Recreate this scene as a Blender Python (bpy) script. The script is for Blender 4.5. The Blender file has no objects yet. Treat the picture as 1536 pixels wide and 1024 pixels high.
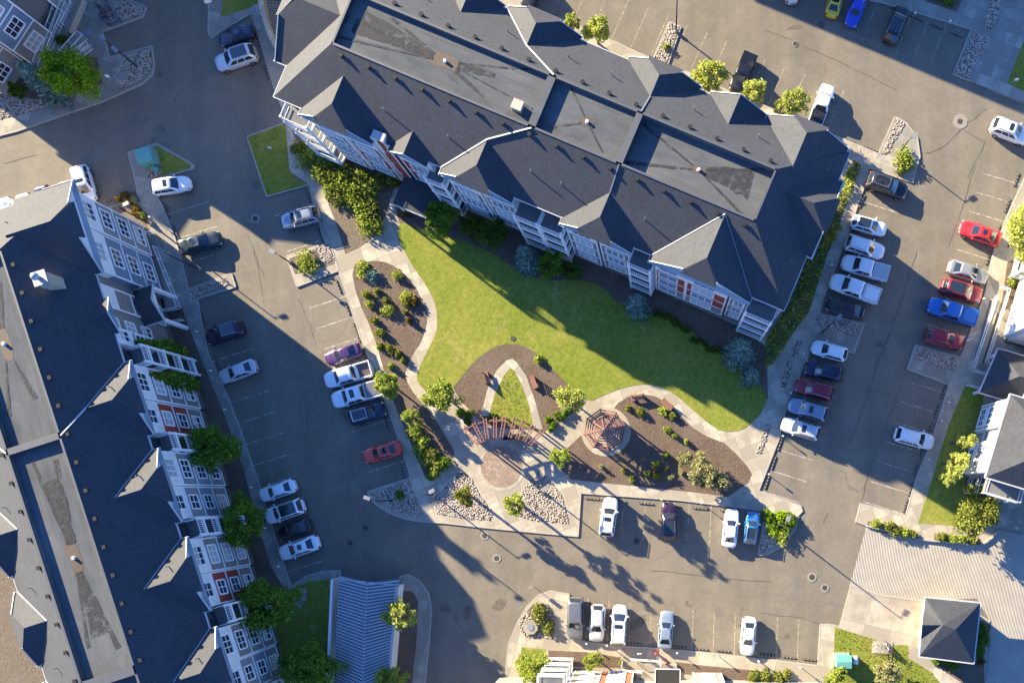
import bpy, math, random
from math import radians, sin, cos, tan, pi, atan2, hypot, sqrt
from mathutils import Vector, Matrix
random.seed(7)
S = bpy.context.scene
COL = S.collection
# ---- photograph geometry: a vertical (nadir) aerial, 12 px per metre on the ground -------------
CAMH = 100.0; FPX = 1200.0; NX, NY = 990.0, 740.0
def W(px, py, z=0.0):
    k = (CAMH - z) / FPX
    return ((px - NX) * k, -(py - NY) * k)
TX = [0, 380, 760, 1136]; TY = [0, 250, 500, 757]
def t(r, c, *pts):
    return [(TX[c] + x * 400 / 1534.0, TY[r] + y * 400 / 1534.0) for x, y in pts]
def t1(r, c, x, y): return t(r, c, (x, y))[0]

SUN_EL = radians(18.0)
SUN_H = (-0.7955, 0.606)           # horizontal direction towards the sun

# ---- mesh builder -----------------------------------------------------------------------------
class MB:
    def __init__(s): s.v = []; s.f = []; s.m = []
    def add(s, vs, fs, mi=0):
        o = len(s.v); s.v += [tuple(p) for p in vs]
        for f in fs: s.f.append(tuple(i + o for i in f)); s.m.append(mi)
        return s
    def quad(s, a, b, c, d, mi=0): return s.add([a, b, c, d], [(0, 1, 2, 3)], mi)
    def poly(s, pts, mi=0): return s.add(pts, [tuple(range(len(pts)))], mi)
    def box(s, x0, x1, y0, y1, z0, z1, mi=0):
        return s.add([(x0,y0,z0),(x1,y0,z0),(x1,y1,z0),(x0,y1,z0),(x0,y0,z1),(x1,y0,z1),(x1,y1,z1),(x0,y1,z1)],
                     [(0,3,2,1),(4,5,6,7),(0,1,5,4),(1,2,6,5),(2,3,7,6),(3,0,4,7)], mi)
    def beam(s, p, q, w=.1, h=.1, mi=0, up=(0,0,1)):
        p = Vector(p); q = Vector(q); d = (q - p)
        if d.length < 1e-6: return s
        d.normalize(); u = Vector(up)
        if abs(d.dot(u)) > .99: u = Vector((1,0,0))
        r = d.cross(u).normalized(); n = r.cross(d)
        vs = []
        for e in (p, q):
            for a, b in ((-1,-1),(1,-1),(1,1),(-1,1)): vs.append(e + r*(a*w/2) + n*(b*h/2))
        return s.add(vs, [(0,1,2,3),(7,6,5,4),(0,4,5,1),(1,5,6,2),(2,6,7,3),(3,7,4,0)], mi)
    def tube(s, p, q, r0, r1=None, n=8, mi=0, caps=True):
        r1 = r0 if r1 is None else r1
        p = Vector(p); q = Vector(q); d = (q - p).normalized()
        u = Vector((0,0,1)) if abs(d.z) < .95 else Vector((1,0,0))
        a = d.cross(u).normalized(); b = d.cross(a)
        vs = [p + (a*cos(2*pi*i/n) + b*sin(2*pi*i/n))*r0 for i in range(n)] + [q + (a*cos(2*pi*i/n) + b*sin(2*pi*i/n))*r1 for i in range(n)]
        fs = [(i, (i+1)%n, n+(i+1)%n, n+i) for i in range(n)]
        if caps: fs += [tuple(range(n-1,-1,-1)), tuple(range(n, 2*n))]
        return s.add(vs, fs, mi)
    def prism(s, pts, z0, z1, mi=0):
        """pts: plan polygon (world x, y); the top only gets a face, plus skirts"""
        n = len(pts)
        a = sum(pts[i][0]*pts[(i+1)%n][1] - pts[(i+1)%n][0]*pts[i][1] for i in range(n))
        if a < 0: pts = pts[::-1]
        vs = [(x,y,z1) for x,y in pts] + [(x,y,z0) for x,y in pts]
        fs = [tuple(range(n))] + [(i, n+i, n+(i+1)%n, (i+1)%n) for i in range(n)]
        return s.add(vs, fs, mi)
    def loft(s, rings, mi=0, closed=True, caps=True):
        n = len(rings[0]); vs = [p for r in rings for p in r]; fs = []
        for k in range(len(rings)-1):
            for i in range(n if closed else n-1):
                j = (i+1) % n
                fs.append((k*n+i, k*n+j, (k+1)*n+j, (k+1)*n+i))
        if caps: fs += [tuple(range(n-1,-1,-1)), tuple(range((len(rings)-1)*n, len(rings)*n))]
        return s.add(vs, fs, mi)
    def sphere(s, c, rx, ry, rz, nu=10, nv=6, mi=0):
        rings = []
        for k in range(nv+1):
            th = pi*k/nv; rr = max(sin(th), .001)
            rings.append([(c[0]+rx*rr*cos(2*pi*i/nu), c[1]+ry*rr*sin(2*pi*i/nu), c[2]-rz*cos(th)) for i in range(nu)])
        return s.loft(rings, mi)
    def mesh(s, name, mats, smooth=None, uv=False):
        me = bpy.data.meshes.new(name); me.from_pydata([tuple(p) for p in s.v], [], s.f)
        for m in (mats if isinstance(mats, (list, tuple)) else [mats]): me.materials.append(m)
        if any(s.m): me.polygons.foreach_set('material_index', s.m)
        if smooth is not None:
            me.polygons.foreach_set('use_smooth', [True]*len(me.polygons)); me.set_sharp_from_angle(angle=radians(smooth))
        if uv:
            l = me.uv_layers.new(name='UVMap'); dat = l.data
            for p in me.polygons:
                n = p.normal
                if abs(n.z) > .995: u = Vector((1,0,0)); v = Vector((0,1,0))
                else:
                    u = Vector((-n.y, n.x, 0)).normalized(); v = n.cross(u)
                for li in p.loop_indices:
                    co = me.vertices[me.loops[li].vertex_index].co
                    dat[li].uv = (co.dot(u), co.dot(v))
        me.update(); return me

def tag(o, label=None, cat=None, group=None, kind=None):
    if label: o['label'] = label
    if cat: o['category'] = cat
    if group: o['group'] = group
    if kind: o['kind'] = kind
    return o
def ob(name, me, parent=None, loc=(0,0,0), rz=0.0, **kw):
    o = bpy.data.objects.new(name, me); COL.objects.link(o)
    if parent is not None: o.parent = parent
    o.location = loc; o.rotation_euler = (0, 0, rz)
    return tag(o, **kw)
def empty(name, loc=(0,0,0), rz=0.0, **kw):
    o = ob(name, None, None, loc, rz, **kw); o.empty_display_size = .3; return o
def dup_tree(root, loc, rz=None, label=None, group=None, scale=None):
    def cp(o, par):
        c = o.copy(); COL.objects.link(c); c.parent = par
        for ch in o.children: cp(ch, c)
        return c
    r = cp(root, None); r.location = loc
    if rz is not None: r.rotation_euler = (0, 0, rz)
    if scale is not None: r.scale = scale if isinstance(scale, tuple) else (scale,)*3
    return tag(r, label=label, group=group)

# ---- materials --------------------------------------------------------------------------------
def nodes(name):
    m = bpy.data.materials.new(name); m.use_nodes = True
    nt = m.node_tree; b = nt.nodes['Principled BSDF']
    return m, nt, b
def N(nt, typ, **kw):
    n = nt.nodes.new(typ)
    for k, v in kw.items():
        if k in n.inputs: n.inputs[k].default_value = v
        else: setattr(n, k, v)
    return n
def mixc(nt, fac, a, b, blend='MIX'):
    n = nt.nodes.new('ShaderNodeMix'); n.data_type = 'RGBA'; n.blend_type = blend
    for idx, v in ((0, fac), (6, a), (7, b)):
        if hasattr(v, 'is_output'): nt.links.new(v, n.inputs[idx])
        elif isinstance(v, (int, float)): n.inputs[idx].default_value = v
        else: n.inputs[idx].default_value = (*v, 1) if len(v) == 3 else v
    return n.outputs[2]
def ramp(nt, val, p0, p1):
    n = nt.nodes.new('ShaderNodeMapRange'); n.inputs[1].default_value = p0; n.inputs[2].default_value = p1
    nt.links.new(val, n.inputs[0]); return n.outputs[0]
def coord(nt, kind, rot=0.0, scale=(1,1,1)):
    if kind == 'world': o = nt.nodes.new('ShaderNodeNewGeometry').outputs['Position']
    elif kind == 'uv': o = nt.nodes.new('ShaderNodeTexCoord').outputs['UV']
    else: o = nt.nodes.new('ShaderNodeTexCoord').outputs['Object']
    if rot or scale != (1,1,1):
        mp = nt.nodes.new('ShaderNodeMapping'); mp.inputs['Rotation'].default_value = (0,0,rot); mp.inputs['Scale'].default_value = scale
        nt.links.new(o, mp.inputs[0]); o = mp.outputs[0]
    return o
def noise(nt, vec, scale, detail=3, rough=.55):
    n = N(nt, 'ShaderNodeTexNoise', Scale=scale, Detail=detail, Roughness=rough); nt.links.new(vec, n.inputs['Vector']); return n.outputs['Fac']
def bump(nt, b, h, strength, dist=.05):
    n = N(nt, 'ShaderNodeBump', Strength=strength, Distance=dist); nt.links.new(h, n.inputs['Height']); nt.links.new(n.outputs[0], b.inputs['Normal'])
def mul(c, k): return tuple(min(1, x*k) for x in c)

def simple(name, col, rough=.6, metal=0.0, var=.15, sc=1.5, kind='obj', coat=0.0, spec=.5):
    m, nt, b = nodes(name)
    v = coord(nt, kind); n = noise(nt, v, sc, 4)
    c = mixc(nt, n, mul(col, 1-var), mul(col, 1+var)); nt.links.new(c, b.inputs['Base Color'])
    b.inputs['Roughness'].default_value = rough; b.inputs['Metallic'].default_value = metal
    b.inputs['Coat Weight'].default_value = coat; b.inputs['Specular IOR Level'].default_value = spec
    b.inputs['Coat Roughness'].default_value = .08
    return m

def asphalt_mat():
    m, nt, b = nodes('asphalt')
    v = coord(nt, 'world')
    big = noise(nt, v, .045, 4, .6); med = noise(nt, v, .35, 4, .6); fin = noise(nt, v, 9, 3, .7)
    c = mixc(nt, ramp(nt, big, .3, .7), (.152,.133,.102), (.186,.162,.124))
    c = mixc(nt, ramp(nt, med, .45, .75), c, (.204,.178,.138))
    st = noise(nt, v, .16, 5, .7)
    c = mixc(nt, ramp(nt, st, .63, .78), c, (.125,.112,.094))
    c = mixc(nt, .6, c, mixc(nt, ramp(nt, fin, .25, .75), (.6,.6,.6), (1.4,1.4,1.4)), 'MULTIPLY')
    m2 = noise(nt, v, 1.6, 5, .75); c = mixc(nt, .5, c, mixc(nt, ramp(nt, m2, .3, .7), (.78,.78,.78), (1.2,1.2,1.2)), 'MULTIPLY')
    sk = noise(nt, coord(nt, 'world', radians(20), (.25, .02, 1)), 1.0, 4, .6); c = mixc(nt, .7, c, mixc(nt, ramp(nt, sk, .3, .7), (.84,.85,.87), (1.14,1.12,1.08)), 'MULTIPLY')
    sk = noise(nt, coord(nt, 'world', radians(-68), (.3, .025, 1)), 1.0, 4, .6); c = mixc(nt, .6, c, mixc(nt, ramp(nt, sk, .35, .7), (.84,.85,.87), (1.14,1.12,1.08)), 'MULTIPLY')
    # long cracks
    wv = N(nt, 'ShaderNodeVectorMath', operation='ADD'); nt.links.new(v, wv.inputs[0])
    nz = N(nt, 'ShaderNodeTexNoise', Scale=.25, Detail=4.0); nt.links.new(v, nz.inputs['Vector'])
    sc = N(nt, 'ShaderNodeVectorMath', operation='SCALE', Scale=3.0); nt.links.new(nz.outputs['Color'], sc.inputs[0]); nt.links.new(sc.outputs[0], wv.inputs[1])
    vo = N(nt, 'ShaderNodeTexVoronoi', feature='DISTANCE_TO_EDGE', Scale=.055); nt.links.new(wv.outputs[0], vo.inputs['Vector'])
    cm = nt.nodes.new('ShaderNodeMath'); cm.operation = 'MULTIPLY'
    nt.links.new(ramp(nt, vo.outputs['Distance'], .006, .002), cm.inputs[0]); nt.links.new(ramp(nt, noise(nt, v, .07, 2), .45, .6), cm.inputs[1])
    c = mixc(nt, cm.outputs[0], c, (.145,.13,.108))
    nt.links.new(c, b.inputs['Base Color']); b.inputs['Roughness'].default_value = .85
    bump(nt, b, fin, .25, .02)
    return m

def concrete_mat(name, rot, size=1.6, col=(.44,.385,.295), w2=1.0):
    m, nt, b = nodes(name)
    v = coord(nt, 'world', rot)
    br = N(nt, 'ShaderNodeTexBrick', offset=0.0, Scale=1.0); nt.links.new(v, br.inputs['Vector'])
    br.inputs['Color1'].default_value = (*mul(col, .66), 1); br.inputs['Color2'].default_value = (*mul(col, 1.16), 1); br.inputs['Mortar'].default_value = (*mul(col, .5), 1)
    br.inputs['Mortar Size'].default_value = .025; br.inputs['Brick Width'].default_value = size*w2; br.inputs['Row Height'].default_value = size
    g = coord(nt, 'world')
    st = noise(nt, g, .5, 5, .65); fin = noise(nt, g, 10, 3, .7)
    c = mixc(nt, ramp(nt, st, .36, .56), mul(col, .70), br.outputs['Color'])
    c = mixc(nt, .3, c, mixc(nt, fin, (.5,.5,.5), (1.5,1.5,1.5)), 'MULTIPLY')
    nt.links.new(c, b.inputs['Base Color']); b.inputs['Roughness'].default_value = .85
    bump(nt, b, fin, .15, .02)
    return m

def lawn_mat():
    m, nt, b = nodes('lawn_grass')
    v = coord(nt, 'world')
    big = noise(nt, v, .10, 5, .65); med = noise(nt, v, .9, 5, .7); fin = noise(nt, v, 5, 5, .85)
    c = mixc(nt, ramp(nt, big, .32, .68), (.135,.185,.022), (.27,.255,.06))
    c = mixc(nt, ramp(nt, med, .4, .75), c, (.16,.205,.03))
    dry = noise(nt, v, .33, 4, .6); c = mixc(nt, ramp(nt, dry, .60, .72), c, (.29,.255,.09))
    st = nt.nodes.new('ShaderNodeTexWave'); st.inputs['Scale'].default_value = .28; st.inputs['Distortion'].default_value = .8
    nt.links.new(coord(nt, 'world', radians(22)), st.inputs['Vector'])
    c = mixc(nt, .10, c, mixc(nt, st.outputs['Fac'], (.75,.8,.75), (1.2,1.15,1.2)), 'MULTIPLY')
    mo = noise(nt, v, 2.2, 5, .8); c = mixc(nt, .8, c, mixc(nt, ramp(nt, mo, .32, .68), (.62,.68,.6), (1.38,1.32,1.35)), 'MULTIPLY')
    c = mixc(nt, .6, c, mixc(nt, ramp(nt, fin, .25, .75), (.6,.62,.6), (1.4,1.38,1.4)), 'MULTIPLY')
    nt.links.new(c, b.inputs['Base Color']); b.inputs['Roughness'].default_value = .95; b.inputs['Specular IOR Level'].default_value = .1
    bump(nt, b, fin, .5, .06)
    return m

def mulch_mat(name='bark_mulch', a=(.065,.042,.028), c2=(.20,.145,.105)):
    m, nt, b = nodes(name)
    v = coord(nt, 'world')
    fin = noise(nt, v, 5.5, 5, .8); vor = N(nt, 'ShaderNodeTexVoronoi', Scale=5.0); nt.links.new(v, vor.inputs['Vector'])
    big = noise(nt, v, .4, 3)
    c = mixc(nt, ramp(nt, fin, .3, .7), a, c2)
    c = mixc(nt, .5, c, mixc(nt, vor.outputs['Color'], (.55,.52,.5), (1.35,1.3,1.3)), 'MULTIPLY')
    c = mixc(nt, ramp(nt, big, .4, .7), c, mixc(nt, .5, c, (.18,.14,.11)))
    nt.links.new(c, b.inputs['Base Color']); b.inputs['Roughness'].default_value = .95
    bump(nt, b, fin, .9, .12)
    return m

def shingle_mat(name, col):
    m, nt, b = nodes(name)
    uv = coord(nt, 'uv')
    br = N(nt, 'ShaderNodeTexBrick', offset=.5, Scale=1.0); nt.links.new(uv, br.inputs['Vector'])
    br.inputs['Color1'].default_value = (*mul(col, .7), 1); br.inputs['Color2'].default_value = (*mul(col, 1.3), 1); br.inputs['Mortar'].default_value = (*mul(col, .45), 1)
    br.inputs['Mortar Size'].default_value = .03; br.inputs['Brick Width'].default_value = .42; br.inputs['Row Height'].default_value = .2
    g = coord(nt, 'obj')
    n1 = noise(nt, g, 3.2, 5, .85); n2 = noise(nt, g, .35, 4, .65)
    c = mixc(nt, .55, br.outputs['Color'], mixc(nt, ramp(nt, n1, .32, .68), mul(col, .25), mul(col, 1.85)))
    c = mixc(nt, ramp(nt, n2, .35, .7), mixc(nt, 1.0, c, (.86,.86,.88), 'MULTIPLY'), mixc(nt, .25, c, mul(col, 1.5)))
    nt.links.new(c, b.inputs['Base Color']); b.inputs['Roughness'].default_value = .85; b.inputs['Specular IOR Level'].default_value = .80
    bump(nt, b, n1, .35, .03)
    return m

def membrane_mat():
    m, nt, b = nodes('roof_membrane')
    v = coord(nt, 'obj', 0, (.35, 1, 1)); g = coord(nt, 'obj')
    n1 = noise(nt, v, .35, 5, .65); n2 = noise(nt, g, .22, 4, .6); n3 = noise(nt, g, 4, 3)
    c = mixc(nt, ramp(nt, n1, .35, .7), (.085,.092,.098), (.155,.162,.166))
    c = mixc(nt, ramp(nt, n2, .52, .6), c, (.112,.119,.124))
    c = mixc(nt, .3, c, mixc(nt, n3, (.6,.6,.6), (1.4,1.4,1.4)), 'MULTIPLY')
    # sheet seams
    br = N(nt, 'ShaderNodeTexBrick', offset=0.0, Scale=1.0); nt.links.new(g, br.inputs['Vector'])
    br.inputs['Color1'].default_value = (1,1,1,1); br.inputs['Color2'].default_value = (.94,.94,.94,1); br.inputs['Mortar'].default_value = (.72,.72,.72,1)
    br.inputs['Mortar Size'].default_value = .02; br.inputs['Brick Width'].default_value = 40; br.inputs['Row Height'].default_value = 1.0
    c = mixc(nt, 1.0, c, br.outputs['Color'], 'MULTIPLY')
    nt.links.new(c, b.inputs['Base Color']); b.inputs['Roughness'].default_value = .95; b.inputs['Specular IOR Level'].default_value = .1
    return m

def siding_mat(name, col):
    m, nt, b = nodes(name)
    g = coord(nt, 'obj')
    sx = nt.nodes.new('ShaderNodeSeparateXYZ'); nt.links.new(g, sx.inputs[0])
    md = nt.nodes.new('ShaderNodeMath'); md.operation = 'FRACT'
    ml = nt.nodes.new('ShaderNodeMath'); ml.operation = 'MULTIPLY'; ml.inputs[1].default_value = 5.0
    nt.links.new(sx.outputs['Z'], ml.inputs[0]); nt.links.new(ml.outputs[0], md.inputs[0])
    n = noise(nt, g, 1.2, 4)
    c = mixc(nt, n, mul(col, .85), mul(col, 1.15))
    c = mixc(nt, ramp(nt, md.outputs[0], .16, .04), c, mul(col, .55))
    nt.links.new(c, b.inputs['Base Color']); b.inputs['Roughness'].default_value = .6
    return m

def leaf_mat(name, c1, c2, c3=None, trans=.35):
    m, nt, b = nodes(name); nt.nodes.remove(b)
    out = nt.nodes['Material Output']
    ge = nt.nodes.new('ShaderNodeNewGeometry')
    rp = nt.nodes.new('ShaderNodeValToRGB'); rp.color_ramp.elements[0].color = (*c1, 1); rp.color_ramp.elements[1].color = (*c2, 1)
    if c3: e = rp.color_ramp.elements.new(.93); e.color = (*c2, 1); rp.color_ramp.elements[2].color = (*c3, 1)
    nt.links.new(ge.outputs['Random Per Island'], rp.inputs[0])
    d = nt.nodes.new('ShaderNodeBsdfDiffuse'); tr = nt.nodes.new('ShaderNodeBsdfTranslucent'); mx = nt.nodes.new('ShaderNodeMixShader')
    mx.inputs[0].default_value = trans
    nt.links.new(rp.outputs[0], d.inputs[0]); nt.links.new(rp.outputs[0], tr.inputs[0])
    nt.links.new(d.outputs[0], mx.inputs[1]); nt.links.new(tr.outputs[0], mx.inputs[2]); nt.links.new(mx.outputs[0], out.inputs[0])
    return m

def rock_mat(name, cols):
    m, nt, b = nodes(name)
    ge = nt.nodes.new('ShaderNodeNewGeometry'); rp = nt.nodes.new('ShaderNodeValToRGB'); rp.color_ramp.interpolation = 'CONSTANT'
    el = rp.color_ramp.elements
    while len(el) < len(cols): el.new(.5)
    for i, c in enumerate(cols): el[i].position = i/len(cols); el[i].color = (*c, 1)
    nt.links.new(ge.outputs['Random Per Island'], rp.inputs[0])
    n = noise(nt, coord(nt, 'obj'), 6, 3)
    nt.links.new(mixc(nt, .35, rp.outputs[0], mixc(nt, n, (.5,.5,.5), (1.5,1.5,1.5)), 'MULTIPLY'), b.inputs['Base Color'])
    b.inputs['Roughness'].default_value = .75
    return m

def paint_line_mat(name, col, wear=.5):
    m, nt, b = nodes(name)
    v = coord(nt, 'world'); n = noise(nt, v, 2.2, 5, .7)
    tr = nt.nodes.new('ShaderNodeBsdfTransparent'); mx = nt.nodes.new('ShaderNodeMixShader'); out = nt.nodes['Material Output']
    b.inputs['Base Color'].default_value = (*col, 1); b.inputs['Roughness'].default_value = .8
    nt.links.new(ramp(nt, n, wear-.12, wear+.16), mx.inputs[0]); nt.links.new(tr.outputs[0], mx.inputs[1]); nt.links.new(b.outputs[0], mx.inputs[2]); nt.links.new(mx.outputs[0], out.inputs[0])
    return m

def stain_mat(name, col, alpha=.8, sc=1.2):
    """an irregular stain: soft broken edge from noise"""
    m, nt, b = nodes(name)
    v = coord(nt, 'world'); n = noise(nt, v, sc, 5, .7)
    tr = nt.nodes.new('ShaderNodeBsdfTransparent'); mx = nt.nodes.new('ShaderNodeMixShader'); out = nt.nodes['Material Output']
    b.inputs['Base Color'].default_value = (*col, 1); b.inputs['Roughness'].default_value = .8
    ml = nt.nodes.new('ShaderNodeMath'); ml.operation = 'MULTIPLY'; ml.inputs[1].default_value = alpha
    nt.links.new(ramp(nt, n, .36, .56), ml.inputs[0]); nt.links.new(ml.outputs[0], mx.inputs[0]); nt.links.new(tr.outputs[0], mx.inputs[1]); nt.links.new(b.outputs[0], mx.inputs[2]); nt.links.new(mx.outputs[0], out.inputs[0])
    return m

M = {}
M['asphalt'] = asphalt_mat()
M['conc_w'] = concrete_mat('sidewalk_concrete', radians(69))
M['conc_a'] = concrete_mat('walk_concrete', radians(22.7))
M['conc_c'] = concrete_mat('walk_concrete_grey', radians(-70), 1.5, (.34,.315,.26))
M['conc_big'] = concrete_mat('plaza_concrete', radians(14), 3.2, (.42,.365,.285))
M['conc_path'] = concrete_mat('path_concrete', radians(40), 1.7, (.42,.38,.30))
M['kerb'] = simple('kerb_concrete', (.36,.33,.28), .85, var=.25, sc=3)
M['lawn'] = lawn_mat()
M['mulch'] = mulch_mat()
M['soil'] = mulch_mat('dry_soil', (.10,.078,.055), (.21,.17,.12))
M['brickpave'] = concrete_mat('brick_paving', radians(37), .35, (.33,.245,.185))
M['shingle'] = shingle_mat('roof_shingle', (.034,.039,.049))
M['membrane'] = membrane_mat()
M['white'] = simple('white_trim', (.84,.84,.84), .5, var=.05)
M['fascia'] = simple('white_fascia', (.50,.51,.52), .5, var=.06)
M['sid_white'] = siding_mat('white_siding', (.80,.80,.77))
M['sid_grey'] = siding_mat('grey_siding', (.26,.27,.275))
M['sid_blue'] = siding_mat('blue_grey_siding', (.17,.235,.31))
M['sid_taupe'] = siding_mat('taupe_siding', (.25,.225,.205))
M['sid_red'] = siding_mat('red_siding', (.33,.055,.035))
M['sid_cream'] = siding_mat('cream_siding', (.46,.40,.31))
M['podium'] = simple('brown_stone', (.15,.125,.10), .8, var=.35, sc=3)
M['glass'] = simple('window_glass', (.035,.045,.06), .08, var=.6, sc=.8, spec=.8)
M['blind'] = simple('window_blind', (.42,.42,.40), .35, var=.15, sc=3)
M['cap'] = simple('parapet_metal', (.085,.09,.10), .6, .0, var=.15)
M['dark'] = simple('dark_interior', (.02,.022,.026), .7)
M['deck'] = simple('balcony_deck', (.16,.165,.17), .8, var=.2)
M['metal'] = simple('galvanised_metal', (.42,.44,.46), .4, .6, var=.15)
M['blackmetal'] = simple('black_metal', (.014,.014,.016), .85, .0)
M['greymetal'] = simple('grey_painted_metal', (.26,.27,.28), .45, .2)
M['collar'] = simple('manhole_collar', (.26,.235,.195), .85, var=.3, sc=4)
M['lid'] = simple('manhole_iron', (.055,.05,.045), .7, .2, var=.3, sc=5)
M['rust'] = simple('ponding_silt', (.085,.062,.046), .7, var=.3, sc=2)
M['stain'] = stain_mat('roof_stain', (.03,.033,.037), .85, 1.4)
M['stainl'] = stain_mat('roof_stain_pale', (.30,.30,.29), .65, .8)
M['oil'] = stain_mat('asphalt_stain', (.085,.078,.068), .32, 1.3)
M['patch'] = stain_mat('asphalt_patch', (.24,.21,.17), .55, .7)
M['line_w'] = paint_line_mat('worn_white_line', (.50,.48,.43), .46)
M['line_y'] = paint_line_mat('worn_yellow_line', (.42,.37,.25), .45)
M['crack'] = simple('crack_sealant', (.085,.077,.068), .8)
M['ochre'] = simple('brown_wood', (.25,.115,.085), .7, var=.25, sc=4)
M['bark'] = simple('tree_bark', (.10,.075,.055), .9, var=.35, sc=6)
M['rock'] = rock_mat('river_rock', [(.46,.40,.32),(.36,.31,.25),(.42,.37,.32),(.55,.49,.40),(.26,.21,.17),(.37,.27,.20),(.44,.40,.36),(.32,.29,.26)])
M['teal'] = simple('teal_enamel', (.13,.36,.31), .5, var=.12)
M['rubber'] = simple('black_rubber', (.02,.02,.02), .8)
# ================= the setting =================================================================
def gpoly(pts, z): return [W(x, y, z) for x, y in pts]
def smooth_poly(pts, it=1):
    for _ in range(it):
        q = []
        n = len(pts)
        for i in range(n):
            a, b = pts[i], pts[(i+1) % n]
            q += [(a[0]*.75+b[0]*.25, a[1]*.75+b[1]*.25), (a[0]*.25+b[0]*.75, a[1]*.25+b[1]*.75)]
        pts = q
    return pts
def sheet(name, pts, z, mat, sm=0, z0=None, kind='structure', **kw):
    if sm: pts = smooth_poly(pts, sm)
    mb = MB().prism(gpoly(pts, z), z-.08 if z0 is None else z0, z)
    return ob(name, mb.mesh(name, mat), kind=kind, **kw)
def kerb(pts, z=.125, w=.16, closed=False, h=.15):
    mb = MB(); P = gpoly(pts, z)
    n = len(P)
    for i in range(n if closed else n-1):
        a, b = P[i], P[(i+1) % n]
        mb.beam((*a, z+.006-h/2), (*b, z+.006-h/2), w, h)
    return ob('kerb', mb.mesh('kerb', M['kerb']), kind='structure')

g = MB().box(-400, 400, -400, 400, -1.0, 0.0); ob('ground', g.mesh('ground', M['asphalt']), kind='structure')

west = [(429,188),(433,255),(463,276),(484,354),(508,406),(526,459),(540,505),(560,552),(581,612),(599,662),(616,716),(551,737)]
south = [(553,743),(562,755),(578,766),(590,772),(607,778),(630,782),(667,784),(719,790),(780,796),(867,804),(871,739),(1021,750),(1109,761),(1146,766),(1197,774)]
east = [(1204,767),(1201,758),(1138,736),(1156,690),(1170,654),(1175,628),(1184,596),(1196,570),(1211,539),(1219,508),(1235,448),(1261,380),(1277,336),(1285,312),(1298,276),(1303,251)]
north = [(1318,231),(1266,209),(1150,160),(1100,140),(1031,108),(979,89),(927,65),(872,42),(812,16),(770,-3),(700,-35)]
nw = [(378,-35),(376,15),(390,60),(400,95),(412,135),(425,168)]
sheet('courtyard_pavement', nw+west+south+east+north, .12, M['conc_w'], z0=-.3)
kerb(nw+west+south); kerb(east+north)
# lawn wedge beside the west end of the long building
lw = [(370,205),(428,184),(434,255),(447,271),(463,277),(400,295)]
sheet('lawn_verge', lw, .135, M['lawn'], z0=-.3); kerb([lw[1],lw[0],lw[5],lw[4]], .14)
# planted peninsula in the west parking row
pw = t(1,1,(190,515),(440,435),(490,597),(250,690)); sheet('planter_pavement', pw, .13, M['conc_w'], z0=-.3); kerb(pw+[pw[0]], .135)
sheet('planter_soil', t(1,1,(205,528),(420,455),(470,560),(240,620)), .136, M['soil'])
# gravel islands
def island(name, pts, z=.126, conc='conc_c'):
    sheet(name, pts, z, M[conc], z0=-.3); kerb(pts+[pts[0]], z+.004)
island('island_pavement', [(1224,469),(1297,485),(1281,530),(1215,505)])
island('island_pavement', [(1373,517),(1441,536),(1424,577),(1361,553)])
island('island_pavement', t(0,2,(935,125),(1002,155),(922,385),(843,338)))
island('island_pavement', [(1343,175),(1360,185),(1376,206),(1380,235),(1369,274),(1303,251),(1318,231)])
island('island_pavement', t(1,0,(1075,705),(1330,615),(1355,690),(1100,772)))
island('island_pavement', [(1148,767),(1198,774),(1194,792),(1175,818),(1150,832),(1137,832)])
# ---- inside the courtyard ----
MU = sheet('mulch_bed', [(590,300),(650,290),(1110,490),(1150,520),(1152,598),(1100,600),(1000,520),(800,450),(640,370),(600,338)], .126, M['mulch'])
lawn = [(596,344),(602,332),(625,344),(688,358),(745,382),(760,396),(812,422),(864,418),(906,430),(927,458),(987,474),(1021,482),(1042,500),(1055,515),(1086,523),(1107,547),(1125,565),(1150,588),
        (1148,610),(1133,630),(1112,646),(1083,648),(1060,633),(1036,612),(1010,589),(982,577),(958,576),(932,582),(909,591),(880,604),
        (854,578),(825,549),(799,525),(781,517),(760,515),(740,521),(714,539),(688,570),(672,592),(655,602),(641,589),(630,578),(624,568),(628,552),(641,526),(654,500),(656,482),(654,459),(641,430),(620,401),(607,378),(597,358)]
sheet('lawn', lawn, .142, M['lawn'], 1)
bed1 = [(526,400),(549,392),(573,391),(596,401),(615,419),(630,443),(641,466),(640,490),(630,516),(622,526),(610,549),(607,565),(615,581),(630,602),(651,625),(668,654),(684,679),(675,693),(641,722),(630,698),(615,662),(596,620),(578,563),(560,500),(536,448)]
sheet('mulch_bed', bed1, .130, M['mulch'], 1)
bed0 = [(438,195),(520,215),(600,262),(590,285),(577,328),(562,354),(541,370),(518,381),(505,338),(494,310),(480,272),(452,235)]
sheet('soil_bed', bed0, .130, M['soil'])
bed2 = [(678,578),(688,570),(714,539),(740,521),(760,515),(781,517),(799,525),(825,549),(854,578),(879,604),(866,612),(845,630),(815,648),(800,645),(740,640),(716,627),(700,610),(688,598)]
sheet('mulch_bed', bed2, .136, M['mulch'])
arch_o = [(721,623),(732,581),(745,555),(760,540),(768,538),(775,543),(789,563),(802,599),(814,644)]
arch_i = [(800,642),(794,609),(783,578),(772,556),(765,551),(756,563),(742,591),(733,624)]
sheet('garden_path', arch_o+arch_i, .144, M['conc_path'])
sheet('lawn_arch', [(733,630),(742,591),(756,563),(765,551),(772,556),(783,578),(794,609),(800,642),(765,634)], .150, M['lawn'])
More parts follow.
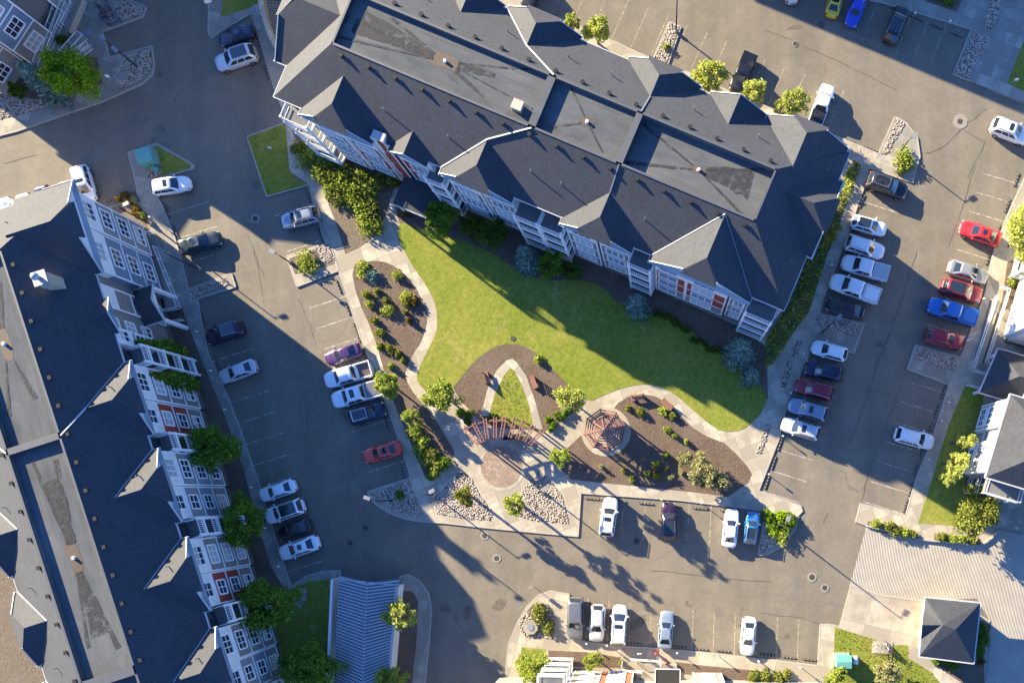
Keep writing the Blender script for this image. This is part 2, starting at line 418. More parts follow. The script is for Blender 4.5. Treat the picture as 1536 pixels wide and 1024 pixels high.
bed3 = [(927,604),(942,595),(963,591),(982,594),(1002,604),(1023,625),(1039,641),(1060,654),(1086,664),(1104,680),(1120,698),(1128,711),(1122,724),(1091,745),(1060,740),(995,733),(916,725),(857,719),(841,703),(851,672),(870,654),(900,640)]
sheet('mulch_bed', bed3, .132, M['mulch'])
circ = lambda cx, cy, r, n=40: [(cx+r*cos(2*pi*i/n), cy+r*sin(2*pi*i/n)) for i in range(n)]
sheet('gazebo_pavement', circ(909,647,37), .150, M['conc_big'])
sheet('plaza_paving_rim', circ(752,700,36), .134, M['conc_path'])
sheet('plaza_brick_paving', circ(752,700,31), .140, M['brickpave'])
GRAVEL = []
def gravelbed(pts, z=.13, dens=62, base='soil', size=(.045,.115)):
    sheet('gravel_bed', pts, z, M[base]); GRAVEL.append((pts, z, dens, size))
gravelbed([(556,739),(614,720),(622,742),(637,775),(607,772),(580,762),(565,752)], .132)
gravelbed([(693,705),(707,718),(720,742),(740,768),(735,780),(700,777),(655,770),(651,752),(670,728)], .132)
gravelbed([(811,708),(826,719),(844,746),(853,784),(800,780),(775,773),(790,755),(782,738),(795,719)], .132)
gravelbed([(1197,506),(1205,512),(1190,545),(1179,582),(1170,580),(1180,545)], .132)
gravelbed([(1151,634),(1156,640),(1141,680),(1134,678)], .132)
gravelbed(t(1,1,(300,480),(440,445),(468,540),(400,560),(380,500)), .140)
gravelbed([(1228,473),(1292,488),(1286,505),(1222,488)], .134)
gravelbed([(1377,520),(1438,538),(1432,556),(1372,538)], .134)
gravelbed(t(0,2,(940,135),(995,160),(918,375),(850,335)), .134)
gravelbed([(1345,179),(1357,187),(1330,232),(1322,232)], .134)
gravelbed(t(1,0,(1085,712),(1300,638),(1320,680),(1105,760)), .134)
gravelbed([(1140,800),(1152,800),(1168,812),(1150,828),(1139,829)], .134)
# ---- long hedge soil by the east end, hedge grown in e_veg
hedge_poly = [(1280,240),(1292,250),(1270,306),(1257,342),(1240,385),(1229,420),(1213,468),(1196,490),(1178,518),(1160,545),(1146,552),(1150,508),(1186,450),(1216,372),(1240,322),(1256,285)]
sheet('soil_bed', hedge_poly, .128, M['soil'])
# ---- west building block ----
bw = [(208,297),(201,262),(192,229),(235,215),(290,247),(290,253),(231,270),(236,296),(242,306),(261,354),(271,388),(282,432),(296,448),(300,470),(313,534),(336,581),(357,636),(375,688),(388,724),(401,770),(414,809),(430,861),(437,878),(458,864),(484,856),(510,855),(512,872),(596,878),(600,864),(612,861),(630,871),(643,890),(647,913),(643,966),(634,1060)]
sheet('west_block_pavement', bw+[(-300,1060),(-300,440),(0,362),(150,313)], .12, M['conc_c'], z0=-.3); kerb(bw)
sheet('soil_bed', [(-300,820),(20,840),(60,900),(75,960),(90,1060),(-300,1060)], .128, M['soil'])
sheet('mulch_strip', [(215,420),(262,430),(287,500),(308,552),(336,620),(365,703),(390,796),(407,850),(440,905),(420,1050),(300,1050),(200,700)], .126, M['mulch'])
sheet('lawn_strip', [(412,892),(440,882),(462,872),(496,868),(493,960),(488,1060),(400,1060)], .132, M['lawn'])
sheet('mulch_bed', [(601,885),(618,886),(627,900),(625,960),(614,1060),(585,1060)], .126, M['mulch'])
gravelbed([(447,885),(460,878),(462,896),(452,912),(442,905)], .138)
sheet('lawn_corner', t(0,0,(880,850),(900,838),(1095,945),(1095,968),(930,1012)), .132, M['lawn'])
gravelbed(t(0,0,(845,960),(920,985),(930,1015),(880,1024),(855,1024)), .132, 40)
sheet('dry_lawn', t(1,0,(640,235),(760,200),(830,300),(870,380),(820,400),(700,380)), .128, M['soil'])
# ---- south block ----
sb = [(757,1060),(760,992),(763,965),(776,934),(791,908),(807,893),(825,886),(854,891),(850,957),(922,968),(984,972),(1044,977),(1107,984),(1160,990),(1227,998),(1231,936),(1251,937),(1259,940)]
sheet('south_block_pavement', sb+[(1276,877),(1330,893),(1388,901),(1440,905),(1485,930),(1478,1060)], .12, M['conc_big'], z0=-.3); kerb(sb)
sheet('mulch_strip', t(3,2,(240,835),(450,845),(655,875),(655,935),(560,935),(350,925),(240,930)), .128, M['mulch'])
sheet('mulch_strip', [(1012,992),(1060,998),(1132,1005),(1132,1020),(1080,1018),(1025,1010)], .128, M['mulch'])
sheet('lawn_strip', t(3,2,(85,815),(225,830),(230,1040),(60,1100)), .128, M['lawn'])
lse = t(3,3,(445,700),(690,778),(700,800),(865,805),(870,880),(1000,960),(1060,1030),(1030,1120),(430,1120))
sheet('lawn_corner', lse, .132, M['lawn'])
gravelbed(t(3,2,(90,640),(150,570),(240,570),(285,640),(270,765),(110,760),(70,700)), .132, 30)
sheet('mulch_strip', t(3,3,(1260,650),(1345,690),(1300,850),(1310,1060),(1230,1060),(1000,900),(1000,880),(1260,900)), .128, M['mulch'])
# ---- east block (in front of the east building) ----
cb = [(1560,200),(1536,271),(1514,318),(1491,375),(1478,440),(1455,500),(1441,537)]
cb2 = [(1424,576),(1399,656),(1373,722),(1359,772),(1291,755),(1284,783)]
sheet('east_block_pavement', cb+cb2+[(1300,789),(1376,809),(1470,819),(1485,810),(1498,797),(1700,840),(1700,200)], .12, M['conc_w'], z0=-.3); kerb(cb); kerb(cb2)
sheet('lawn_strip', [(1449,575),(1431,617),(1420,646),(1407,688),(1394,732),(1377,784),(1440,789),(1488,786),(1500,760),(1500,735),(1450,725),(1470,640),(1476,590)], .132, M['lawn'])
sheet('soil_bed', [(1511,393),(1540,380),(1560,400),(1545,440),(1500,470),(1506,430)], .128, M['mulch'])
sheet('soil_strip', [(1490,468),(1500,470),(1476,545),(1468,543)], .128, M['soil'])
sheet('soil_strip', [(1302,781),(1330,786),(1377,799),(1377,807),(1325,799),(1300,787)], .128, M['soil'])
sheet('soil_strip', [(1401,800),(1440,803),(1469,806),(1469,816),(1401,810)], .128, M['soil'])
# ---- scored concrete ramp
def ramp_mat():
    m, nt, b = nodes('scored_concrete')
    v = coord(nt, 'world')
    px, py = W(1300, 700); mp = nt.nodes.new('ShaderNodeMapping'); mp.inputs['Rotation'].default_value = (0,0,radians(8)); nt.links.new(v, mp.inputs[0])
    nz = N(nt, 'ShaderNodeTexNoise', Scale=.06, Detail=1.0); nt.links.new(v, nz.inputs['Vector'])
    ad = N(nt, 'ShaderNodeVectorMath', operation='SCALE', Scale=1.2); nt.links.new(nz.outputs['Color'], ad.inputs[0])
    a2 = N(nt, 'ShaderNodeVectorMath', operation='ADD'); nt.links.new(mp.outputs[0], a2.inputs[0]); nt.links.new(ad.outputs[0], a2.inputs[1])
    wv = N(nt, 'ShaderNodeTexWave', wave_type='BANDS', bands_direction='X', Scale=1.7, Distortion=.5, Detail=1.0); nt.links.new(a2.outputs[0], wv.inputs['Vector'])
    n = noise(nt, v, .5, 5, .7); f = noise(nt, v, 8, 3, .7)
    c = mixc(nt, ramp(nt, n, .3, .7), (.31,.285,.235), (.42,.385,.315))
    c = mixc(nt, ramp(nt, wv.outputs['Fac'], .35, .05), c, (.30,.272,.225))
    c = mixc(nt, .35, c, mixc(nt, f, (.5,.5,.5), (1.5,1.5,1.5)), 'MULTIPLY')
    nt.links.new(c, b.inputs['Base Color']); b.inputs['Roughness'].default_value = .9
    bump(nt, b, wv.outputs['Fac'], .6, .04); return m
M['ramp'] = ramp_mat()
rp = [(1300,789),(1376,809),(1470,819),(1485,810),(1498,797),(1700,840),(1700,1060),(1478,1060),(1486,932),(1465,897),(1386,901),(1324,893),(1275,876)]
sheet('ramp_driveway', rp, .016, M['ramp'], z0=-.2)
kerb([(1276,877),(1324,893),(1386,901)], .14, .22); kerb([(1300,788),(1376,808),(1470,818),(1485,809),(1498,796),(1600,815)], .3, .22, h=.35)
# ---- north-east block
nb = [(1285,-25),(1303,0),(1360,14),(1457,44),(1430,111),(1454,121)]
sheet('north_block_pavement', nb+[(1500,141),(1536,155),(1600,180),(1600,-60),(1285,-60)], .12, M['conc_c'], z0=-.3); kerb(nb)
gravelbed([(1460,50),(1432,110),(1453,119),(1482,58)], .132)
gravelbed([(1490,-15),(1476,40),(1489,45),(1508,-15)], .132)
sheet('lawn_strip', [(1511,125),(1538,55),(1580,55),(1580,150),(1536,137)], .132, M['lawn'])
sheet('mulch_strip', [(1380,-20),(1388,2),(1436,18),(1450,-20)], .132, M['mulch'])
# ---- north-west block
nwb = [(-80,225),(0,203),(24,197),(156,151),(214,125),(228,112),(231,97),(227,69),(164,86),(153,47),(214,25),(219,10),(188,-2),(170,-40)]
sheet('northwest_pavement', nwb+[(-80,-40)], .12, M['conc_c'], z0=-.3); kerb(nwb)
gravelbed(t(0,0,(0,545),(150,575),(300,585),(330,600),(230,630),(0,690),(-60,690)), .132)
gravelbed(t(0,0,(720,330),(800,300),(868,290),(878,375),(820,465),(690,518),(650,440),(660,400)), .132)
gravelbed(t(0,0,(665,10),(720,5),(830,50),(812,90),(605,150),(665,110)), .132)
sheet('mulch_strip', t(0,0,(0,480),(480,330),(560,330),(590,480),(330,585),(0,545)), .128, M['mulch'])
tl2 = [(326,-30),(313,8),(312,50),(318,57),(331,47),(377,20)]
sheet('northwest_island_pavement', tl2+[(378,-30)], .124, M['conc_c'], z0=-.3); kerb(tl2)
sheet('lawn_corner', [(338,-25),(331,26),(350,20),(372,13),(388,4),(384,-25)], .134, M['lawn'])

# ---- painted stall lines, worn
def stall_lines(p0, p1, n, d, length, mat='line_w', z=.004):
    mb = MB()
    for i in range(n):
        f = i/(n-1) if n > 1 else 0
        x, y = p0[0]+(p1[0]-p0[0])*f, p0[1]+(p1[1]-p0[1])*f
        a = W(x, y, z); b = W(x+d[0]*length, y+d[1]*length, z)
        dx, dy = b[0]-a[0], b[1]-a[1]; L = hypot(dx, dy); nx, ny = -dy/L*.055, dx/L*.055
        mb.quad((a[0]-nx,a[1]-ny,z),(b[0]-nx,b[1]-ny,z),(b[0]+nx,b[1]+ny,z),(a[0]+nx,a[1]+ny,z))
    ob('road_markings', mb.mesh('road_markings', M[mat]), kind='structure')
stall_lines((318,542),(428,858), 11, (.955,-.298), 66)
stall_lines((250,322),(276,396), 3, (.955,-.298), 66)
stall_lines((512,412),(608,690), 10, (-.95,.31), 62)
stall_lines((470,305),(490,358), 2, (-.95,.31), 62)
stall_lines((1236,450),(1296,270), 7, (.95,.30), 62)
stall_lines((1140,735),(1216,515), 8, (.95,.30), 62)
stall_lines((1355,770),(1420,590), 7, (-.955,-.29), 62, 'line_w')
stall_lines((1450,505),(1534,278), 9, (-.955,-.29), 62)
stall_lines((902,741),(1100,760), 7, (-.05,1), 64, 'line_y')
stall_lines((880,961),(1196,993), 11, (.03,-1), 64, 'line_y')
stall_lines((830,20),(1240,196), 15, (.40,-.915), 64, 'line_y')
stall_lines((1290,-4),(1420,36), 6, (-.36,.93), 64, 'line_y')
# ---- stains, patches and cracks on the asphalt
def blotch(px, py, rx, ry, mat, z, rot=0, n=18):
    pts = []
    for i in range(n):
        a = 2*pi*i/n; r = 1+random.uniform(-.18,.18)
        x, y = rx*r*cos(a), ry*r*sin(a); pts.append((px+x*cos(rot)-y*sin(rot), py+x*sin(rot)+y*cos(rot)))
    mb = MB().poly([(*W(x,y,z), z) for x,y in pts][::-1]); ob('road_stain', mb.mesh('road_stain', mat), kind='structure')
zz = .006
for i in range(30):
    rr = random.choice([(430,560,560,850),(560,820,900,930),(1250,1420,300,700),(1000,1480,20,230),(230,400,60,330),(880,1220,820,960)])
    blotch(random.uniform(rr[0],rr[1]), random.uniform(rr[2],rr[3]), random.uniform(4,16), random.uniform(3,8), M[random.choice(['oil','oil','patch'])], zz + i*.0002, random.uniform(0,3))
def crack(pts, w=.07, z=.018):
    pts = list(pts); q = []
    for a, b in zip(pts, pts[1:]):
        for k in range(4):
            f = k/4; q.append((a[0]+(b[0]-a[0])*f+random.uniform(-1,1), a[1]+(b[1]-a[1])*f+random.uniform(-1,1)))
    q.append(pts[-1]); P = gpoly(q, z); mb = MB()
    for i in range(len(P)-1):
        a, b = P[i], P[i+1]; dx, dy = b[0]-a[0], b[1]-a[1]; L = hypot(dx,dy) or 1; ww = w*random.uniform(.4,1)/2
        nx, ny = -dy/L*ww, dx/L*ww
        mb.quad((a[0]-nx,a[1]-ny,z),(b[0]-nx,b[1]-ny,z),(b[0]+nx,b[1]+ny,z),(a[0]+nx,a[1]+ny,z))
    ob('road_crack', mb.mesh('road_crack', M['crack']), kind='structure')
crack(t(0,3,(1165,745),(1080,840),(1000,880),(890,885))); crack(t(0,3,(1165,740),(1310,820),(1210,1024))); crack(t(0,3,(1320,625),(1250,680),(1190,725)))
crack(t(1,3,(920,480),(870,640),(800,850),(740,1024)), .12); crack(t(2,3,(755,0),(690,180),(590,470),(530,640)), .12)
crack(t(1,3,(1250,0),(1180,240),(1100,460)), .06); crack(t(2,3,(850,230),(760,480),(640,800),(600,960)), .08)
crack(t(0,3,(250,260),(460,350),(600,420),(800,520)), .06); crack(t(0,3,(40,175),(200,230)), .06)
crack(t(3,2,(830,375),(1180,415),(1530,440)), .08); crack(t(3,3,(0,620),(260,650),(380,690)), .07)
crack(t(1,1,(0,480),(30,600),(60,800)), .05); crack(t(1,1,(260,760),(330,920),(360,1024)), .05); crack(t(3,3,(405,40),(380,110)), .06)
crack(t(0,0,(950,260),(1190,220)), .05); crack(t(0,0,(1330,600),(1430,820)), .06); crack(t(0,0,(20,940),(210,890)), .12)
crack(t(1,0,(1420,380),(1480,540),(1520,640)), .06)
# ================= buildings ===================================================================
ZE, ZF = 12.6, 16.5           # eaves, edge of the flat roof
def frame_of(tx, ty):          # unit long-axis direction in world
    return tx, ty, atan2(ty, tx)

WIN = {}
def window_meshes(w, h, n):
    key = (round(w,2), round(h,2), n)
    if key not in WIN:
        f = MB(); d = .10
        for x0, x1, z0, z1 in ((-w/2-.1,-w/2+.06,-.1,h+.1),(w/2-.06,w/2+.1,-.1,h+.1)): f.box(x0,x1,0,d,z0,z1)
        f.box(-w/2+.06,w/2-.06,0,d-.003,h-.06,h+.1); f.box(-w/2+.06,w/2-.06,0,d+.05,-.12,.06)
        for i in range(1, n):
            x = -w/2+w*i/n; f.box(x-.045,x+.045,0,d-.006,.06,h-.06)
        f.box(-w/2+.06,w/2-.06,0,d-.012,h*.48,h*.48+.06)
        p = MB().box(-w/2+.05,w/2-.05,0,.04,.05,h-.05)
        b = MB()
        WIN[key] = (f.mesh('window', M['white']), [p.mesh('pane', M['glass']), MB().box(-w/2+.05,w/2-.05,0,.04,.05,h-.05).mesh('pane', M['blind']), MB().box(-w/2+.05,w/2-.05,0,.04,.05,h*.5).box(-w/2+.05,w/2-.05,0,.04,h*.5+.004,h-.05,1).mesh('pane', [M['glass'],M['blind']])])
    return WIN[key]

class Side:
    """long or end face of a block: along a, outward o -> block-local x, y"""
    def __init__(s, kind):
        s.kind = kind
    def p(s, a, o, z):
        k = s.kind
        return {'+v': (a, o, z), '-v': (a, -o, z), '+u': (o, a, z), '-u': (-o, a, z)}[k]
    def rz(s):   # rotation carrying local +y to the outward direction
        return {'+v': 0.0, '-v': pi, '+u': -pi/2, '-u': pi/2}[s.kind]
    def box(s, mb, a0, a1, o0, o1, z0, z1, mi=0):
        p, q = s.p(a0,o0,z0), s.p(a1,o1,z1)
        mb.box(min(p[0],q[0]),max(p[0],q[0]),min(p[1],q[1]),max(p[1],q[1]),z0,z1,mi)

def add_window(root, sd, a, o, z, w=1.7, h=1.5, n=2, dark=None):
    fm, pm = window_meshes(w, h, n)
    f = ob('window', fm, root, sd.p(a, o, z), sd.rz())
    blind = (random.random() < .45) if dark is None else not dark
    ob('pane', pm[random.choice([1,1,2]) if blind else 0], f)
    return f

def slab_roof(name, root, polys, mat=None):
    mb = MB()
    for p in polys: mb.poly(p)
    return ob(name, mb.mesh(name, mat or M['shingle'], uv=True), root)

def gable_roof(root, sd, c, w, zr, aJ, aH, oE, ze=ZE, jerk=True, fascia=None, wall='sid_white', oW=None):
    """cross gable: ridge at height zr from o=aJ out to o=aH, clipped hip to the gable end at oE"""
    zr = ze+(zr-ze)*(ZF-ZE)/3.0
    p = (zr-ze)/w
    P = sd.p
    wj = 1.9 if jerk else 0.0
    zj = zr - p*wj
    Rb, Hh = P(c,aJ,zr), P(c,aH if jerk else oE,zr)
    bl, br = P(c-w,aJ,ze), P(c+w,aJ,ze); el, er = P(c-w,oE,ze), P(c+w,oE,ze)
    mb = MB()
    if jerk:
        oR = oE-.22; jl, jr = P(c-wj,oR,zj), P(c+wj,oR,zj); el, er = P(c-w,oR,ze), P(c+w,oR,ze)
        Hb = P(c,aH,zr+.03); k0, k1 = P(c-wj-.15,oE+.25,zj-.3), P(c+wj+.15,oE+.25,zj-.3)
        mb.poly([Rb,Hh,jl,el,bl]); mb.poly([Rb,br,er,jr,Hh]); mb.poly([Hb,k1,k0]); mb.poly([Hb,k0,jl]); mb.poly([Hb,jr,k1])
    else:
        mb.poly([Rb,Hh,el,bl]); mb.poly([Rb,br,er,Hh])
    g = ob('cross_gable', mb.mesh('cross_gable', M['shingle'], uv=True), root)
    # soffit + end wall
    oW = (oE-.62 if jerk else oE-.45) if oW is None else oW
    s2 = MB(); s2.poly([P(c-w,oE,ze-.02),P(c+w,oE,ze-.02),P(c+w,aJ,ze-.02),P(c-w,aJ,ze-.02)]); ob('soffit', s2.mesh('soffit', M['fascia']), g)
    e = MB()
    zt = lambda x: zr - p*abs(x) - .12
    if jerk: e.poly([P(c-w+.2,oW,ze-.1),P(c+w-.2,oW,ze-.1),P(c+wj,oW,zt(wj)),P(c-wj,oW,zt(wj))])
    else: e.poly([P(c-w+.2,oW,ze-.1),P(c+w-.2,oW,ze-.1),P(c,oW,zt(0))])
    ob('gable_wall', e.mesh('gable_wall', M[wall]), g)
    fb = MB(); f2 = MB()
    def bm(a, b): (fb if (Vector(a)+Vector(b)-Vector(P(c,0,0))*2).dot(Vector(P(1,0,0))) < 0 else f2).beam(a, b, .07, .22)
    if jerk: bm(P(c-w,oE-.2,ze), P(c-wj,oE-.2,zj)); bm(P(c+wj,oE-.2,zj), P(c+w,oE-.2,ze))
    else: bm(P(c-w,oE+.02,ze), P(c,oE+.02,zr)); bm(P(c,oE+.02,zr), P(c+w,oE+.02,ze))
    bm(P(c-w-.03,aJ+3.2,ze-.04), P(c-w-.03,oE,ze-.04)); bm(P(c+w+.03,aJ+3.2,ze-.04), P(c+w+.03,oE,ze-.04))
    ob('fascia', fb.mesh('fascia', M['fascia']), g); ob('fascia', f2.mesh('fascia', M['fascia']), g)
    return g

def main_roof(root, u0, u1, uf0, uf1, flats, hv=9.37, fv=2.95, ze=ZE, zf=ZF, hip0=True, hip1=True):
    polys = []
    A,B,C,D = (u0,-hv,ze),(u1,-hv,ze),(u1,hv,ze),(u0,hv,ze)
    a,b,c,d = (uf0,-fv,zf),(uf1,-fv,zf),(uf1,fv,zf),(uf0,fv,zf)
    polys += [[A,B,b,a],[B,C,c,b],[C,D,d,c],[D,A,a,d]]
    r = slab_roof('roof', root, polys)
    fb = MB()
    for p, q in ((A,B),(B,C),(C,D),(D,A)): fb.beam((p[0],p[1],ze-.06),(q[0],q[1],ze-.06),.08,.22)
    ob('fascia', fb.mesh('fascia', M['fascia']), r)
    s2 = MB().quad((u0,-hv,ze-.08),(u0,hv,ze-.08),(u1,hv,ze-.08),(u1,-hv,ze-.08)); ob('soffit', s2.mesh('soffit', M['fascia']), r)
    # recessed membrane roofs with parapet walls and dividers
    cap = MB(); prev = uf0
    for i, (f0, f1, dep) in enumerate(flats):
        v0 = fv-.18
        m = MB().quad((f0,-v0,zf-dep),(f1,-v0,zf-dep),(f1,v0,zf-dep),(f0,v0,zf-dep))
        m.quad((f0,-v0,zf-dep),(f0,-v0,zf),(f1,-v0,zf),(f1,-v0,zf-dep)); m.quad((f0,v0,zf-dep),(f1,v0,zf-dep),(f1,v0,zf),(f0,v0,zf))
        m.quad((f0,-v0,zf-dep),(f0,v0,zf-dep),(f0,v0,zf),(f0,-v0,zf)); m.quad((f1,-v0,zf-dep),(f1,-v0,zf),(f1,v0,zf),(f1,v0,zf-dep))
        ob('flat_roof', m.mesh('flat_roof', M['membrane']), root)
        cap.box(prev, f0, -v0, v0, zf-.9, zf+.03); prev = f1
        for sg in (1,-1): cap.box(f0-.02, f1+.02, min(sg*v0,sg*(fv+.05)), max(sg*v0,sg*(fv+.05)), zf-.12, zf+.05)
    cap.box(prev, uf1, -fv+.18, fv-.18, zf-.9, zf+.03)
    ob('parapet_cap', cap.mesh('parapet_cap', M['cap']), root)
    return r

VENT = None
def roof_vents(root, us, v, z, sgn):
    global VENT
    if VENT is None:
        mb = MB().box(-.15,.15,-.15,.15,-.25,.20); mb.box(-.2,.2,-.2,.2,.20,.25); VENT = mb.mesh('roof_vent', M['blackmetal'])
    for u in us: ob('roof_vent', VENT, root, (u, sgn*v, z))
PIPE = None
def pipes(root, pts):
    global PIPE
    if PIPE is None: PIPE = MB().tube((0,0,-.4),(0,0,.42),.055,n=8).mesh('vent_pipe', M['greymetal'])
    for p in pts: ob('vent_pipe', PIPE, root, p)
def slope_z(v, hv=9.37, fv=2.95): return ZF - (ZF-ZE)*(abs(v)-fv)/(hv-fv)

def balcony_stack(root, sd, a0, a1, o0=8.7, o1=10.7, floors=(1.15,4.05,6.95,9.85), side=True, topdeck=True):
    for z in floors:
        mb = MB(); sd.box(mb, a0, a1, o0, o1, z-.22, z, 0)
        bal = ob('balcony', mb.mesh('balcony', [M['deck']]), root)
        tr = MB(); sd.box(tr, a0-.05, a1+.05, o1, o1+.07, z-.30, z+.05)
        if z == floors[-1] or True:
            sd.box(tr, a0-.06, a0, o0+.3, o1, z-.30, z+.05); sd.box(tr, a1, a1+.06, o0+.3, o1, z-.30, z+.05)
        # railing: rails and balusters on three sides
        for zr in (z+.14, z+1.02): 
            sd.box(tr, a0, a1, o1-.06, o1, zr, zr+.07)
            for a in (a0, a1-.06): sd.box(tr, a, a+.06, o0+.3, o1-.06, zr, zr+.07)
        n = max(3, int((a1-a0)/.24))
        for i in range(n+1):
            a = a0+(a1-a0-.05)*i/n; sd.box(tr, a, a+.05, o1-.05, o1-.012, z+.21, z+1.02)
        for i in range(7):
            o = o0+.4+(o1-o0-.5)*i/6
            for a in (a0+.01, a1-.05): sd.box(tr, a, a+.04, o, o+.04, z+.21, z+1.02)
        ob('railing', tr.mesh('railing', M['white']), bal)
    cm = MB()
    for a in (a0, a1-.2): sd.box(cm, a-.02, a+.2, o1-.22, o1+.02, 0, floors[-1]+1.15)
    ob('balcony_post', cm.mesh('balcony_post', M['white']), root)
    # recessed patio doors behind
    for z in floors:
        mb = MB(); sd.box(mb, (a0+a1)/2-.95, (a0+a1)/2+.95, o0-.3, o0+.14, z+.02, z+2.15); ob('patio_door', mb.mesh('patio_door', M['glass']), root)

def bay(root, sd, a0, a1, o1, mats, o0=8.6, zt=ZE-.12, wins=(), n=3, w=2.2, zlev=(1.9,4.8,7.7,10.55), red=None, pod=1.1):
    """projecting bay: siding body, white top storey, white corner boards and band boards; windows"""
    mb = MB(); sd.box(mb, a0, a1, o0, o1, pod, 9.75, 0)
    b = ob('bay', mb.mesh('bay', M[mats]), root)
    mb = MB(); sd.box(mb, a0-.02, a1+.02, o0, o1+.03, 9.75, zt); ob('upper_siding', mb.mesh('upper_siding', M['sid_white']), b)
    mb = MB(); sd.box(mb, a0, a1, o0, o1+.02, 0, pod); ob('stone_base', mb.mesh('stone_base', M['podium']), b)
    tr = MB()
    for a in (a0, a1): sd.box(tr, a-.08, a+.08, o1-.08, o1+.06, pod, zt-.02)
    for z in (9.62, 6.75, 3.9, 1.05): sd.box(tr, a0+.08, a1-.08, o1, o1+.055, z, z+.16)
    ob('trim', tr.mesh('trim', M['white']), b)
    if red:
        rb = MB(); 
        for lo, hi in red: sd.box(rb, a0+.1, a1-.1, o1, o1+.03, lo, hi)
        ob('red_panel', rb.mesh('red_panel', M['sid_red']), b)
    for a in wins:
        for z in zlev: add_window(root, sd, a, o1+.035, z, w, 1.55, n)
    return b

def body(root, u0, u1, hv=8.75, z1=ZE-.1, mat='sid_grey'):
    mb = MB().box(u0+.6, u1-.6, -hv, hv, 1.1, z1); ob('wall', mb.mesh('wall', M[mat]), root)
    mb = MB().box(u0+.55, u1-.55, -hv-.05, hv+.05, -.2, 1.1); ob('foundation', mb.mesh('foundation', M['podium']), root)

def drain(root, u, v, z, du, dv, streaks):
    pts = [(-du,-dv*.8),(-du*.4,-dv),(du*.5,-dv*.7),(du,-dv*.9),(du*.9,dv*.6),(du*.3,dv),(-du*.6,dv*.9),(-du,dv*.5)]
    mb = MB().poly([(u+x, v+y, z+.012) for x, y in pts]); ob('silt_patch', mb.mesh('silt_patch', M['rust']), root)
    mb = MB().tube((u,v,z),(u,v,z+.3),.2,.16,10); ob('roof_drain', mb.mesh('roof_drain', M['white'], 40), root)
    k = 0
    for a, L, w0, w1, mt in streaks:
        d = (cos(a), sin(a)); nn = (-d[1], d[0]); P = []; st = du*.8 if abs(d[0])>.5 else dv
        n = 7
        for i in range(n+1):
            f = i/n; ww = (w0+(w1-w0)*f)*random.uniform(.8,1.2)
            P.append((u+d[0]*(st+L*f)+nn[0]*ww, v+d[1]*(st+L*f)+nn[1]*ww))
        for i in range(n, -1, -1):
            f = i/n; ww = (w0+(w1-w0)*f)*random.uniform(.8,1.2)
            P.append((u+d[0]*(st+L*f)-nn[0]*ww, v+d[1]*(st+L*f)-nn[1]*ww))
        k += 1
        mb = MB().poly([(x, y, z+.016+.004*k) for x, y in P]); ob('water_stain', mb.mesh('water_stain', M[mt]), root)

# ---------------- A: long building across the top ------------------------------------------------
tA = (.922, -.386); rotA = atan2(tA[1], tA[0])
OA = (12.74, 30.43)
bA = empty('apartment_building', (*OA, 0), rotA, label='long four storey apartment building with dark shingle roof standing behind the lawn', cat='building')
body(bA, -55.7, 4.8)
main_roof(bA, -55.7, 4.8, -49.8, -1.8, [(-49.6,-27.6,.5),(-26.7,-17.6,.5),(-16.9,-2.0,.8)])
S_, N_ = Side('-v'), Side('+v')
GA = [(-48.05,4.35,14.6,True),(-39.6,2.3,13.6,False),(-31.45,4.3,14.45,True),(-17.25,4.25,14.4,True),(-5.0,6.0,15.4,True)]
for c,w,zr,j in GA:
    aJ = 2.95 + (15.6-zr)/3.0*6.42 - .6
    gable_roof(bA, S_, c, w, zr, aJ, 8.35, 10.25 if j else 10.0, jerk=j)
for c,w,zr,j in [(-48.05,4.0,14.4,True),(-39.5,3.3,14.1,False),(-31.45,4.3,14.45,True),(-17.25,4.25,14.4,True),(-8.5,3.3,14.1,False),(-.4,4.8,15.0,True)]:
    aJ = 2.95 + (15.6-zr)/3.0*6.42 - .6
    gable_roof(bA, N_, c, w, zr, aJ, 8.0, 9.9 if j else 9.6, jerk=j)
gable_roof(bA, Side('-u'), 0.2, 5.9, 15.4, 49.4, 55.3, 57.2)
gable_roof(bA, Side('+u'), 1.6, 4.5, 14.75, -.6, 3.1, 5.5)
roof_vents(bA, [-48.5+3.05*i for i in range(16)], 3.6, slope_z(3.6)+.02, -1)
roof_vents(bA, [-48.5+3.05*i for i in range(16)], 3.6, slope_z(3.6)+.02, 1)
pipes(bA, [(u,-6.6,slope_z(6.6)+.3) for u in (-43,-35.5,-26,-22.5,-12.8)]+[(u,6.2,slope_z(6.2)+.3) for u in (-44,-34,-27,-22,-12.5,-5)]+[(-54.6,1,14.2),(-53.5,2.2,14.7),(3.2,6,14.0),(3.4,-4.4,14.0)])
zfl = ZF-.5
drain(bA, -38.3, .1, zfl, 1.7, .8, [(pi,9,.25,.6,'stain'),(pi-.1,8.5,.3,.9,'stain'),(pi+.07,9,.15,.25,'stain'),(.12,4,.5,.25,'stain'),(-.35,4,.3,.12,'stain'),(pi-.28,6,.08,.2,'stain'),(pi+.17,11,.1,.14,'stain'),(-.1,9,.06,.1,'stain'),(.3,8,.06,.1,'stain')])
drain(bA, -22.1, 0, zfl, .75, .5, [(-.7,3,.1,.12,'stain'),(2.4,3.4,.08,.1,'stain'),(-2.6,3.2,.1,.1,'stain')])
drain(bA, -9.4, 0, ZF-.8, .9, .45, [(.4,6.2,.1,.16,'stain'),(-.4,6,.1,.16,'stain'),(2.85,7,.1,.2,'stain'),(-2.85,7,.1,.2,'stain'),(.15,5,.5,1.6,'stain')])
